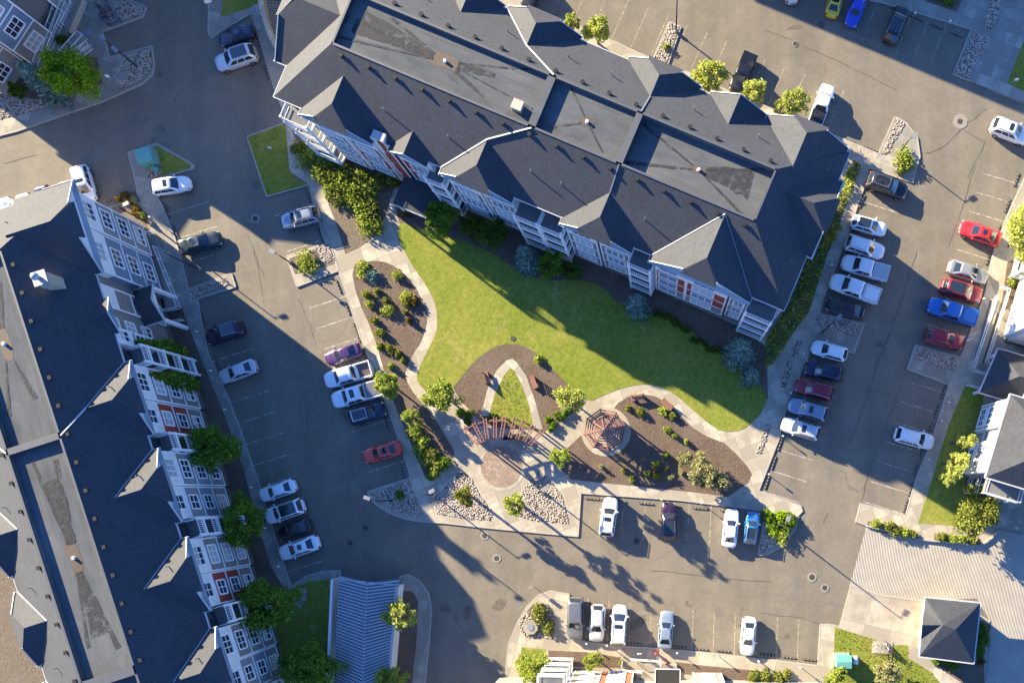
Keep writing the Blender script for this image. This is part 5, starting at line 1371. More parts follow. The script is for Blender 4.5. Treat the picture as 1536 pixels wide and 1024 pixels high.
# --- big shrubs by the west end of the long building
for i, (x, y, r) in enumerate(((446,222,12),(458,240,15),(474,250,16),(492,262,20),(513,275,22),(528,292,22),(505,290,18),(548,330,25),(552,282,18),(570,270,15),(540,262,14),(484,243,15),(518,258,16),(498,278,17),(536,310,18),(556,312,18),(466,232,13),(560,340,14),(590,268,12))):
    shrub(x, y, r*1.12, 1.5, 'lime' if i % 3 else 'olive', 'full yellow green shrub in the bed beside the curved walk of the long building', 'shrubs in the bed by the west end of the long building')
for i, (x, y, r) in enumerate(((600,270,12),(615,300,12),(608,318,10))): shrub(x, y, r, 1.0, 'rusty', 'low rust tinged shrub beside the entrance walk', 'rusty shrubs by the entrance walk')
shrub(460,392,20,1.0,'lime','green shrub in the peninsula planter of the west lot'); shrub(1361,238,20,1.2,'lime','bushy lime shrub in the triangular planter by the black SUV'); 
shrub(1350,250,12,.9,'olive','small olive shrub at the tip of the triangular planter')
shrub(1000,71,6,.6,'lime','small green shrub in the north gravel strip')
shrub(808,922,17,1.2,'olive','large olive shrub behind the octagonal lid'); shrub(820,938,13,1.0,'olive','smaller olive shrub beside the octagonal lid')
shrub(1160,786,12,1.0,'mid','leafy green shrub in the middle of the rounded corner planter'); shrub(1150,771,9,1.0,'fresh','small bright shrub against the sidewalk in the rounded corner planter'); shrub(1188,782,11,1.0,'fresh','bright green shrub at the kerb bend of the rounded corner planter'); shrub(1163,796,12,1.0,'fresh','wide bright shrub above the stones of the rounded corner planter'); shrub(1172,776,14,1.1,'fresh','dense green shrub in the rounded corner planter of the south lot'); shrub(1182,790,11,1.0,'mid','low green shrub at the curved edge of the rounded corner planter'); shrub(1184,779,10,1.2,'mid','small rounded shrub at the east kerb of the rounded corner planter'); shrub(1153,777,9,1.0,'mid','small shrub beside the blue hatchback in the rounded corner planter'); shrub(1175,805,13,1.0,'lime','lime shrub at the tip of the rounded corner planter')
shrub(598,742,9,.7,'mid','small green shrub in the gravel corner')
shrub(1519,423,9,.7,'lime','bright lime shrub in the bed above the white railings')
shrub(703,622,9,.9,'mid','dark green clipped shrub beside the pergola end, upper'); shrub(690,618,8,.9,'mid','green clipped shrub below the round lime tree'); shrub(700,633,7,.8,'deep','small dark clipped shrub at the pergola end'); shrub(739,624,8,.9,'deep','dark rounded shrub inside the pergola at the path')
for x, y, r in ((823,628,6),(834,622,6),(843,625,6),(852,615,7),(831,637,6),(826,643,5),(847,620,5)): shrub(x, y, r, .8, 'mid', 'ball shaped green shrub in the row beside the gazebo walk', 'ball shrubs beside the gazebo walk')
shrub(808,539,8,.8,'lime','single green shrub alone in the arch bed')
# teardrop bed
random.seed(5)
for x, y, r, k in ((545,403,14,'lime'),(557,413,13,'spruce'),(594,413,10,'lime'),(549,440,7,'olive'),(566,437,6,'olive'),(554,455,9,'lime'),(577,450,7,'olive'),(582,466,11,'lime'),(610,445,12,'lime'),(607,455,9,'olive'),(618,453,8,'rusty'),(608,468,5,'olive'),(560,480,7,'olive'),(570,500,8,'olive'),(612,480,5,'rusty'),(583,522,9,'olive'),(596,530,6,'olive'),(570,520,7,'olive'),(605,541,6,'olive'),(586,549,6,'lime')):
    shrub(x, y, r, .9, k, 'low shrub in the teardrop mulch bed', 'low shrubs in the teardrop mulch bed')
for x, y, r, k in ((622,652,13,'lime'),(634,663,12,'lime'),(630,676,13,'lime'),(645,680,13,'olive'),(640,692,12,'lime'),(655,695,13,'olive'),(652,708,11,'lime'),(667,693,11,'mid'),(624,642,9,'lime'),(645,714,8,'mid')):
    shrub(x, y, r, 1.1, k, 'dense lime green shrub in the strip between sidewalk and plaza', 'dense shrubs between sidewalk and plaza')
for x, y, r, k in ((958,617,9,'olive'),(994,617,8,'lime'),(1008,624,8,'olive'),(1001,645,7,'lime'),(1012,654,5,'lime'),(1029,663,5,'lime'),(984,695,7,'olive'),(970,711,7,'olive'),(985,714,7,'olive'),(1000,683,5,'mid'),(1000,702,5,'olive'),(1006,715,6,'pale'),(1022,708,4,'pale'),(949,718,7,'olive'),(936,704,5,'olive'),(901,700,4,'pale'),(942,612,6,'olive'),(983,705,4,'rusty')):
    shrub(x, y, r, .8, k, 'low shrub in the bark bed around the gazebo', 'low shrubs in the gazebo bed')
for i in range(17):
    f = i/16; x = 985+f*95; y = 468+f*62+random.uniform(-6,6)
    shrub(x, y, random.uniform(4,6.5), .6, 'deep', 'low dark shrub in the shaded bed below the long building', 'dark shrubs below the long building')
for x, y, r in ((1316,785,10),(1335,790,10),(1345,795,10),(1358,798,10),(1370,801,8)): shrub(x, y, r, .9, random.choice(['lime','olive']), 'leafy shrub in the planting strip at the ramp entrance', 'shrubs at the ramp entrance')
for x, y, r in ((1415,804,10),(1430,808,9),(1445,809,9),(1460,811,8)): shrub(x, y, r, .9, random.choice(['lime','olive']), 'leafy shrub in the strip above the middle of the ramp', 'shrubs above the middle of the ramp')
for x, y, r in ((1472,940,10),(1475,958,12),(1468,975,10),(1420,992,8),(1405,988,8),(1432,998,9)): shrub(x, y, r, .9, 'mid', 'green shrub growing close around the pavilion', 'shrubs around the pavilion')
shrub(1474,993,6,.8,'rusty','orange tinged shrub behind the pavilion corner')
shrub(932,994,5,.7,'olive','small olive shrub in the bark bed before the south building')
for x, y, r in ((1130,1014,12),(1148,1014,13),(1165,1016,12),(1182,1012,10)): shrub(x, y, r, 1.0, 'olive', 'shrub along the bottom edge south of the white sedan', 'shrubs at the bottom edge')
for x, y, r in ((1424,2,8),(1410,-6,8)): shrub(x, y, r, .8, 'mid', 'shaded shrub in the bed at the top edge', 'shrubs in the bed at the top edge')
for x, y, r, k in ((187,292,6,'rusty'),(194,302,7,'rusty'),(202,300,6,'pale'),(205,317,8,'rusty'),(212,325,9,'olive'),(178,297,5,'rusty')): shrub(x, y, r, .8, k, 'rust coloured shrub at the sunlit corner of the west building', 'rusty shrubs at the corner of the west building')
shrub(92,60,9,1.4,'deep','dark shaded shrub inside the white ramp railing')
# --- hedge and turf tufts
def point_in(poly, x, y):
    c = False; n = len(poly); j = n-1
    for i in range(n):
        xi, yi = poly[i]; xj, yj = poly[j]
        if (yi > y) != (yj > y) and x < (xj-xi)*(y-yi)/(yj-yi)+xi: c = not c
        j = i
    return c
def fill_foliage(name, poly, mat, dens, h, leaf, **kw):
    P = [W(x, y, 0) for x, y in poly]; xs = [p[0] for p in P]; ys = [p[1] for p in P]; mb = MB()
    area = (max(xs)-min(xs))*(max(ys)-min(ys)); n = int(area*dens)
    for i in range(n):
        x, y = random.uniform(min(xs),max(xs)), random.uniform(min(ys),max(ys))
        if not point_in(P, x, y): continue
        hh = h*(.55+.45*sin(x*1.9+1)*sin(y*1.7)); leafquad(mb, (x, y, .13+hh*random.random()**.6), leaf*random.uniform(.6,1.3), .6)
    return ob(name, mb.mesh(name, mat), **kw)
random.seed(3)
fill_foliage('hedge', hedge_poly, LM['lime'], 52, .8, .22, label='long strip of leafy hedge along the east end of the long building', cat='hedge')
for poly in (smooth_poly(lawn,1), lse, [(733,630),(742,591),(756,563),(765,551),(772,556),(783,578),(794,609),(800,642),(765,634)]):
    pass
def tufts(name, poly, n_m2, mat, z=.14):
    P = [W(x, y, 0) for x, y in poly]; xs = [p[0] for p in P]; ys = [p[1] for p in P]; mb = MB()
    n = int((max(xs)-min(xs))*(max(ys)-min(ys))*n_m2)
    for i in range(n):
        x, y = random.uniform(min(xs),max(xs)), random.uniform(min(ys),max(ys))
        if point_in(P, x, y): leafquad(mb, (x, y, z+random.uniform(0,.05)), random.uniform(.07,.14), 2.5, 1.6)
    return ob(name, mb.mesh(name, mat), kind='stuff')
LM['turf'] = leaf_mat('turf_blades', (.14,.165,.026), (.21,.215,.04), (.28,.26,.06), trans=.35)
tufts('grass', lse, 16, LM['turf']); tufts('grass', [(735,628),(742,594),(757,566),(765,553),(771,558),(782,580),(793,611),(799,640)], 14, LM['turf'], .15)
tufts('grass', lw, 12, LM['turf'], .13)
# --- river rock
def rocks(poly, z, dens, size, mat):
    P = [W(x, y, 0) for x, y in poly]; xs = [p[0] for p in P]; ys = [p[1] for p in P]; mb = MB()
    n = int((max(xs)-min(xs))*(max(ys)-min(ys))*dens)
    ico = [(0,0,1),(.89,0,.45),(.28,.85,.45),(-.72,.53,.45),(-.72,-.53,.45),(.28,-.85,.45),(.95,.3,-.2),(0,1,-.2),(-.95,.3,-.2),(-.6,-.8,-.2),(.6,-.8,-.2)]
    F = [(0,1,2),(0,2,3),(0,3,4),(0,4,5),(0,5,1),(1,6,2),(2,6,7),(2,7,3),(3,7,8),(3,8,4),(4,8,9),(4,9,5),(5,9,10),(5,10,1),(1,10,6)]
    for i in range(n):
        x, y = random.uniform(min(xs),max(xs)), random.uniform(min(ys),max(ys))
        if not point_in(P, x, y): continue
        s = random.uniform(*size); a = random.uniform(0,6.28); sx, sy, sz = s*random.uniform(.9,1.5), s*random.uniform(.7,1.0), s*random.uniform(.5,.8)
        ca, sa = cos(a), sin(a)
        mb.add([(x+vx*sx*ca-vy*sy*sa, y+vx*sx*sa+vy*sy*ca, z+.02+vz*sz) for vx,vy,vz in ico], F)
    ob('river_rock', mb.mesh('river_rock', mat), kind='stuff')
for poly, z, dens, size in GRAVEL: rocks(poly, z, dens, size, M['rock'])
# ================= street furniture and garden structures ========================================
def V3(px, py, z): return Vector((*W(px, py, z), z))
# --- lamps
def lamp(px, py, h, arm, label, heads=1):
    x, y = W(px, py, 0)
    r = empty('street_lamp', (x, y, .1), 0, label=label, cat='street lamp')
    mb = MB().tube((0,0,0),(0,0,h),.10,.06,10); ob('pole', mb.mesh('pole', M['blackmetal'], 40), r)
    mb = MB().tube((0,0,0),(0,0,.45),.24,.22,12); ob('base', mb.mesh('base', M['conc_c'], 40), r)
    for k in range(heads):
        a = arm + k*pi; d = Vector((cos(a), sin(a), 0))
        m = MB().beam((0,0,h-.1), d*.7+Vector((0,0,h)), .07, .07); am = ob('arm', m.mesh('arm', M['blackmetal']), r)
        m = MB(); c0 = d*.6+Vector((0,0,h+.02)); m.beam(c0, d*1.35+Vector((0,0,h+.06)), .42, .16); ob('lamp_head', m.mesh('lamp_head', M['greymetal']), am)
    return r
lamp(210,104,5.6,2.4,'double headed black street lamp on the northwest gravel island',2)
lamp(1014,49,6.8,1.5,'black street lamp in the north gravel strip')
lamp(591,750,6.6,2.8,'black street lamp on the gravel corner of the west lot')
lamp(436,394,2.9,2.6,'black street lamp in the peninsula planter of the west lot')
lamp(300,405,6.4,2.6,'black street lamp at the gravel island below the black pickup')
lamp(815,738,4.2,.5,'black garden lamp in the eastern river rock bed by the plaza')
lamp(652,742,4.2,.5,'black garden lamp between the sidewalk and the western river rock bed')
lamp(229,338,6.2,.4,'black street lamp beside the white ramp railing of the west building')
lamp(1232,500,6.4,.7,'black street lamp on the gravel island by the long building')
lamp(1350,229,3.3,.7,'black street lamp at the tip of the triangular planter')
lamp(1166,786,6.4,1.2,'black street lamp in the rounded corner planter')
# short bollard light by the south corner
def bollard(px, py, h, label, name='bollard_light', group=None):
    x, y = W(px, py, 0); r = empty(name, (x, y, .12), 0, label=label, cat='bollard' if name.startswith('boll') else 'outlet post', group=group)
    return r
POST = None
def outlet(px, py, label, group):
    global POST
    if POST is None:
        POST = (MB().tube((0,0,0),(0,0,.95),.05,n=8).mesh('post', M['greymetal'], 40), MB().box(-.09,.09,-.07,.07,.85,1.15).mesh('outlet_box', M['white']))
    x, y = W(px, py, .8); r = empty('outlet_post', (x, y, .12), random.uniform(-.3,.3), label=label, cat='outlet post', group=group)
    ob('post', POST[0], r); ob('outlet_box', POST[1], r)
for p in t(2,0,(1220,215),(1300,438),(1378,658),(1452,884))+t(3,1,(72,130),(150,350))+t(1,0,(1140,950),(870,295)): outlet(*p, 'white topped outlet post along the shaded west sidewalk', 'outlet posts along the west sidewalk')
for p in t(2,3,(1205,42),(1097,397),(1055,505),(980,725))+t(1,3,(1298,762),(1222,995)): outlet(*p, 'white topped outlet post along the east kerb', 'outlet posts along the east kerb')
for p in t(3,2,(460,795),(577,805),(980,848),(1215,870),(1450,900))+t(3,3,(5,895),(245,932)): outlet(*p, 'white topped outlet post along the south kerb', 'outlet posts along the south kerb')
for p in t(2,3,(265,120),(192,343),(145,590),(65,808))+[(1247,398),(1262,330)]: outlet(*p, 'outlet post along the sidewalk by the long building', 'outlet posts by the long building')
for p in t(2,2,(890,955),(1120,975))+[(885,736),(1080,752)]: outlet(*p, 'outlet post at the kerb of the south lot', 'outlet posts at the south lot kerb')
for p in t(0,3,(590,875),(1105,130))+[(1372,22)]: outlet(*p, 'outlet post beside the north lot', 'outlet posts beside the north lot')
# --- wheel stops
ws = MB().box(-.9,.9,-.08,.08,0,.11,0)
for i in range(4): ws.box(-.72+i*.44,-.60+i*.44,-.05,.06,.02,.125,1)
M['stop'] = simple('wheel_stop_timber', (.05,.043,.037), .85, var=.3, sc=4)
WS = ws.mesh('wheel_stop', [M['stop'], M['kerb']])
def stops(p0, p1, n, label, group, skip=()):
    for i in range(n):
        if i in skip: continue
        f = i/(n-1) if n > 1 else 0
        x, y = p0[0]+(p1[0]-p0[0])*f, p0[1]+(p1[1]-p0[1])*f
        wx, wy = W(x, y, 0); ax, ay = W(*p0), W(*p1)
        a = atan2(ay[1]-ax[1], ay[0]-ax[0])
        ob('wheel_stop', WS, None, (wx, wy, .004), a, label=label, cat='wheel stop', group=group)
stops((326,545),(425,848),10,'black wheel stop with pale marks in the row by the west building','wheel stops by the west building')
stops((250,316),(264,348),2,'dark wheel stop near the white SUV below the utility box','wheel stops near the utility box')
stops((305,478),(313,508),2,'dark wheel stop beside the dark purple SUV','wheel stops beside the dark purple SUV')
stops(T(1,1,315,170),T(1,1,385,390),2,'dark wheel stop by the blue grey SUV','wheel stops by the blue grey SUV')
stops(T(1,1,490,690),T(1,1,590,940),3,'dark wheel stop in the sunlit part of the west lot','wheel stops in the sunlit west lot')
stops(T(2,1,600,10),T(2,1,860,790),7,'black wheel stop along the garden sidewalk','wheel stops along the garden sidewalk')
stops(T(0,0,1480,230),T(0,0,1530,420),2,'black wheel stop by the curved ramp wall','wheel stops by the curved ramp wall')
stops(T(1,0,760,155),T(1,0,660,190),2,'dark wheel stop north of the west building','wheel stops north of the west building')
stops(T(0,2,430,165),T(0,2,1010,405),5,'brown wheel stop along the sunlit north kerb','wheel stops along the sunlit north kerb')
stops(T(0,3,520,805),T(0,3,655,860),2,'brown wheel stop by the triangular planter','wheel stops by the triangular planter')
stops(T(0,3,690,15),T(0,3,1145,205),5,'black wheel stop along the shaded north kerb','wheel stops along the shaded north kerb')
stops(T(1,3,1490,75),T(1,3,1328,525),4,'pale wheel stop along the sunlit east kerb','wheel stops along the sunlit east kerb')
stops(T(2,3,1070,335),T(2,3,910,780),5,'black wheel stop along the shaded east kerb','wheel stops along the shaded east kerb')
stops(T(2,3,880,895),T(2,3,850,990),2,'pale wheel stop at the sunlit end of the east kerb','wheel stops at the sunlit end of the east kerb')
stops(T(2,3,130,635),T(2,3,55,855),3,'brown wheel stop by the rock strip at the end of the lawn','wheel stops by the rock strip')
stops(T(1,3,600,200),T(1,3,540,330),2,'dark wheel stop beside the black SUV with slate roof','wheel stops beside the black SUV')
stops(T(2,2,492,950),T(2,2,1270,1020),6,'brown wheel stop along the top of the south lot','wheel stops along the top of the south lot')
stops(T(3,2,480,775),T(3,2,1500,860),9,'pale wheel stop along the bottom row','wheel stops along the bottom row')
stops(T(3,3,60,862),T(3,3,300,888),3,'pale wheel stop at the east end of the bottom row','wheel stops at the east end of the bottom row')
# --- railings: ramps beside the buildings
def railing(pts, label, h=1.0, z=.2, dbl=None, infill=.55):
    P = [V3(x, y, z) for x, y in pts]
    r = empty('railing', (P[0].x, P[0].y, 0), 0, label=label, cat='railing')
    o = P[0].copy(); o.z = 0
    post = MB(); rail = MB()
    for a, b in zip(P, P[1:]):
        L = (b-a).length; n = max(1, int(L/1.5))
        for k in range(n+1):
            p = a+(b-a)*(k/n)-o; post.beam(p, p+Vector((0,0,h)), .06, .06)
        for zz in (.12, h): rail.beam(a-o+Vector((0,0,zz)), b-o+Vector((0,0,zz)), .06, .06)
        m = max(2, int(L/.16))
        for k in range(m): p = a+(b-a)*((k+.5)/m)-o; rail.beam(p+Vector((0,0,.12)), p+Vector((0,0,h)), .02, .02)
    ob('post', post.mesh('post', M['white']), r); ob('rail', rail.mesh('rail', M['white']), r); return r
def slab_path(name, pts, z): sheet(name, pts, z, M['conc_c'], z0=0)
slab_path('ramp_path', [(216,353),(232,350),(273,462),(250,468)], .42)
railing([(232,350),(216,354),(246,446),(236,448)], 'white railing along the building side of the west entrance ramp', z=.45)
railing([(236,372),(272,463),(248,467)], 'white double railing along the parking side of the west entrance ramp', z=.45)
railing([(228,490),(277,481)], 'short white railing beside the dark entrance canopy', z=.3)
slab_path('ramp_path', t(0,0,(370,0),(460,0),(330,310),(225,380)), .55)
railing(t(0,0,(360,0),(222,378)), 'long white railing nearest the northwest building', z=.6)
railing(t(0,0,(385,25),(272,310)), 'second long white railing from the northwest building', z=.6)
railing(t(0,0,(415,20),(300,300)), 'third long white railing from the northwest building', z=.6)
railing(t(0,0,(455,0),(380,155)), 'short white railing topping the tan ramp wall', z=.6)
rw = MB(); rw.beam(V3(*T(0,0,480,0),.5), V3(*T(0,0,400,190),.5), .6, 1.0); tag(ob('ramp_wall', rw.mesh('ramp_wall', M['sid_cream'])), 'tan concrete ramp wall beside the northwest railings', 'wall')
railing(t(0,0,(370,320),(475,205),(510,225),(420,325)), 'white stair railing next to the bright green tree', z=.4)
railing(t(0,0,(440,325),(525,265),(540,285),(470,335)), 'second white stair railing next to the bright green tree', z=.4)
slab_path('ramp_path', [(1489,448),(1501,452),(1473,545),(1458,556)], .40)
railing([(1493,446),(1457,556),(1480,563)], 'white double railing on the kerb side of the east ramp', z=.45)
railing([(1499,432),(1511,436),(1477,544),(1488,547)], 'white railing on the building side of the east ramp', z=.45)
railing([(1448,578),(1473,585)], 'short white railing below the east entrance canopy', z=.3)
railing([(934,991),(931,1003),(963,1006)], 'white railing around the porch of the south building', z=.4)
railing([(947,987),(992,990),(990,1008)], 'white railing along the walk to the south building door', z=.4)
# --- gazebo
gx, gy = W(909, 647, .15)
gz = empty('gazebo', (gx, gy, .15), radians(12), label='red brown octagonal lattice roofed gazebo on a round concrete pad', cat='gazebo')
R8 = 2.35; hE = 2.5; hT = 3.55
oct_ = [(R8*cos(2*pi*i/8), R8*sin(2*pi*i/8)) for i in range(8)]
for x, y in oct_: ob('post', MB().beam((x*.95,y*.95,0),(x*.95,y*.95,hE),.16,.16).mesh('post', M['ochre']), gz)
for x, y in oct_: ob('rafter', MB().beam((x*1.12,y*1.12,hE),(0,0,hT),.11,.18).mesh('rafter', M['ochre']), gz)
for k in range(8):
    m = MB(); a, b = oct_[k], oct_[(k+1)%8]
    for i in range(7):
        f = 1.06-i*.135; z = hE+(hT-hE)*(1-f)*.92+.09
        m.beam((a[0]*f,a[1]*f,z),(b[0]*f,b[1]*f,z),.15,.06)
    ob('roof_slat', m.mesh('roof_slat', M['ochre']), gz)
m = MB()
for k in range(8):
    if k == 3: continue
    a, b = oct_[k], oct_[(k+1)%8]
    for z in (.15,.9): m.beam((a[0]*.95,a[1]*.95,z),(b[0]*.95,b[1]*.95,z),.07,.07)
    for i in range(1,9): f = i/9; p = (a[0]*.95*(1-f)+b[0]*.95*f, a[1]*.95*(1-f)+b[1]*.95*f); m.beam((*p,.15),(*p,.9),.04,.04)
ob('balustrade', m.mesh('balustrade', M['ochre']), gz)
# --- pergola, curved
pg0 = W(752, 735, 0)
pg = empty('pergola', (pg0[0], pg0[1], .13), 0, label='curved red brown timber pergola of ladder shaped rafters at the plaza', cat='pergola')
def pcoord(px, py): x, y = W(px, py, 2.9); return Vector((x-pg0[0], y-pg0[1], 2.9))
outer = [pcoord(*p) for p in ((697,643),(712,637),(728,631),(743,629),(757,627.5),(773,629),(786,633),(800,640),(813,647))]
inner = [pcoord(*p) for p in ((716,664),(724,660),(731,655),(743,653),(753,652),(766,653),(777,655),(788,659),(797,664))]
for a, b in zip(outer, inner):
    m = MB(); d = (b-a).normalized(); s = Vector((-d.y,d.x,0))*.17; a2, b2 = a-d*.3, b+d*.3
    m.beam(a2+s,b2+s,.10,.2); m.beam(a2-s,b2-s,.10,.2)
    L = (b2-a2).length
    for i in range(6): p = a2+d*(L*(i+.5)/6); m.beam(p-s,p+s,.09,.12)
    ob('rafter', m.mesh('rafter', M['ochre']), pg)
for row in (outer, inner):
    m = MB()
    for a, b in zip(row, row[1:]): m.beam(a-Vector((0,0,.18)), b-Vector((0,0,.18)), .10, .18)
    ob('beam', m.mesh('beam', M['ochre']), pg)
    for p in row[::2]: ob('post', MB().beam((p.x,p.y,0),(p.x,p.y,2.75),.16,.16).mesh('post', M['ochre']), pg)
m = MB()
for a, b in zip(outer[:5], outer[1:5]):
    for i in range(5): z = .5+i*.35; m.beam((a.x,a.y,z),(b.x,b.y,z),.04,.05)
ob('trellis', m.mesh('trellis', M['ochre']), pg)
# --- benches
def bench(px, py, a, label, mat='ochre'):
    x, y = W(px, py, .4); r = empty('park_bench', (x, y, .14), a, label=label, cat='bench')
    m = MB()
    for i in range(4): m.box(-.85,.85,-.26+i*.14,-.14+i*.14,.42,.46)
    ob('seat', m.mesh('seat', M[mat]), r)
    m = MB()
    for i in range(3): m.beam((-.85,.30+.03*i,.56+i*.13),(.85,.30+.03*i,.56+i*.13),.03,.10)
    ob('backrest', m.mesh('backrest', M[mat]), r)
    for s in (-.7,.7):
        m = MB().box(s-.04,s+.04,-.25,.32,0,.42); m.beam((s,.28,.4),(s,.38,.92),.06,.06); ob('leg', m.mesh('leg', M['blackmetal']), r)
bench(731,567,radians(105),'brown bench with dark frame on the west side of the arch path')
bench(800,573,radians(-70),'brown bench on the east side of the arch path')
bench(957,597,radians(10),'brown bench at the edge of the bed north of the gazebo')
bench(1000,607,radians(-40),'dark bench beside the curved walk north of the bark bed')
bench(765,655,radians(185),'dark bench in shade below the middle of the pergola','blackmetal')
bench(782,656,radians(170),'dark bench in shade below the east end of the pergola','blackmetal')
# --- utility boxes, lids, hydrant
def cabinet(px, py, a, sx, sy, h, label, mat='teal'):
    x, y = W(px, py, h/2); r = empty('utility_cabinet', (x, y, .13), a, label=label, cat='utility cabinet')
    m = MB().box(-sx/2,sx/2,-sy/2,sy/2,.08,h); ob('cabinet_body', m.mesh('cabinet_body', M[mat]), r)
    m = MB(); m.poly([(-sx/2-.06,-sy/2-.06,h),(sx/2+.06,-sy/2-.06,h),(sx/2+.06,0,h+.12),(-sx/2-.06,0,h+.12)]); m.poly([(-sx/2-.06,0,h+.12),(sx/2+.06,0,h+.12),(sx/2+.06,sy/2+.06,h),(-sx/2-.06,sy/2+.06,h)]); ob('lid', m.mesh('lid', M[mat]), r)
    m = MB().box(-sx/2-.15,sx/2+.15,-sy/2-.15,sy/2+.15,-.05,.08); ob('base', m.mesh('base', M['conc_c']), r)
    m = MB().box(-.03,.03,-sy/2-.05,-sy/2,.5,.8); ob('handle', m.mesh('handle', M['blackmetal']), r)
cabinet(222,237,radians(17),1.75,1.75,1.5,'large green transformer box on the triangular kerbed island')
cabinet(1264,990,radians(0),1.7,1.5,1.5,'green transformer box on the sunlit corner lawn')
cabinet(235,255,radians(-20),.8,.5,.5,'small pale green pedestal box beside the large transformer')
cabinet(1283,989,radians(85),.8,.45,.6,'small pale pedestal box beside the corner lawn transformer','white')
lid = MB(); pts = [(.95*cos(2*pi*i/8+.4), .95*sin(2*pi*i/8+.4)) for i in range(8)]; lid.prism(pts, 0, .35)
lx, ly = W(796,940,.3); o = tag(empty('concrete_vault', (lx, ly, .13)), 'grey octagonal concrete lid in the gravel beside an olive shrub', 'vault lid'); ob('vault_body', lid.mesh('vault_body', M['conc_c']), o); ob('hatch', MB().tube((0,0,.35),(0,0,.40),.42,n=20).mesh('hatch', M['greymetal'], 40), o)
def manhole(px, py, label, r=.45, collar=None, z=.02, dark=True):
    x, y = W(px, py, 0); e = empty('manhole', (x, y, z), 0, label=label, cat='manhole')
    ob('cover', MB().tube((0,0,0),(0,0,.035),r,n=24).mesh('cover', M['lid'] if dark else M['greymetal']), e)
    if collar: 
        m = MB(); n = 28; ri = r+.02
        vs = [(ri*cos(2*pi*i/n), ri*sin(2*pi*i/n), .02) for i in range(n)]+[(collar*random.uniform(.88,1.1)*cos(2*pi*i/n), collar*random.uniform(.88,1.1)*sin(2*pi*i/n), .02) for i in range(n)]
        m.add(vs, [(i,n+i,n+(i+1)%n,(i+1)%n) for i in range(n)]); ob('collar', m.mesh('collar', M['collar']), e)
manhole(1440,182.5,'manhole with wide pale collar where cracks meet in the east lot',.32,.95); manhole(1193,66,'dark drain grate in the sunlit north lot',.3,.42)
manhole(1218,865,'upper of two pale ringed manholes near the ramp',.33,.62); manhole(1237,881,'lower of two pale ringed manholes near the ramp',.3,.55)
manhole(727,803,'manhole by the kerb below the river rock beds',.3,.55); manhole(745,837,'manhole in the middle of the sunlit south road',.3,.55)
manhole(548,791,'small dark manhole in the shaded bend',.28); manhole(525,814,'second dark manhole in the shaded bend, lower',.28); manhole(383,328,'pale worn manhole in the northwest road',.3,.6); manhole(770,508,'black round irrigation lid in the lawn above the arch bed',.32,None,.15)
manhole(955,811,'dark square drain inside the white SUV shadow',.36)
manhole(181,114,'large ringed manhole on the northwest gravel island',.55,1.05,.15,False)
hx, hy = W(984,979,.4)
hy_ = tag(empty('fire_hydrant', (hx, hy, .12)), 'red fire hydrant on the south sidewalk', 'fire hydrant')
M['hydrant'] = simple('hydrant_red', (.42,.06,.06), .45)
m = MB().tube((0,0,0),(0,0,.62),.15,.13,12); m.sphere((0,0,.66),.15,.15,.14,10,6); m.tube((-.26,0,.42),(.26,0,.42),.075,n=8); m.tube((0,-.24,.42),(0,0,.42),.09,n=8); ob('barrel', m.mesh('barrel', M['hydrant'], 40), hy_)
m = MB().tube((0,0,.78),(0,0,.9),.04,n=6); m.tube((0,0,0),(0,0,.06),.24,n=12); ob('flange', m.mesh('flange', M['hydrant'], 40), hy_)
hx, hy = W(999,993,.4); o = tag(empty('standpipe', (hx, hy, .12)), 'short red standpipe beside the walk to the south building', 'standpipe')
ob('pipe', MB().tube((0,0,0),(0,0,.7),.11,n=10).mesh('pipe', M['hydrant'], 40), o); ob('pipe_cap', MB().sphere((0,0,.75),.17,.17,.12,10,6).mesh('pipe_cap', M['hydrant'], 40), o)
# accessible parking signs: small white plates on posts
def signpost(px, py, label, a=0.0, mat='white', h=1.8, w=.45):
    x, y = W(px, py, h*.6); r = empty('sign_post', (x, y, .12), a, label=label, cat='sign')
    ob('post', MB().tube((0,0,0),(0,0,h),.035,n=8).mesh('post', M['greymetal'], 40), r); ob('plate', MB().box(-w/2,w/2,-.05,-.035,h-.6,h).mesh('plate', M[mat]), r)
M['blueplate'] = simple('blue_plate', (.10,.20,.42), .4)
signpost(137,53,'blue sign on a post beside the northwest stairs', .6, 'blueplate', 2.0, .7); signpost(315,6,'white sign at the kerb tip near the top edge', .4, 'white', 1.8, .8); signpost(165,117,'small white sign beside the manhole island', .2)
signpost(959,978,'white sign on a post on the south sidewalk', 0.0, 'white', 1.6, .5); signpost(797,879,'small white sign at the bend of the south corner kerb', .6, 'white', 1.5, .5); signpost(405,222,'white notice stake on the lawn verge',.4,'white',.8,.4)
signpost(1524,120,'round white marker on the shaded east lawn',0,'white',.9,.5)
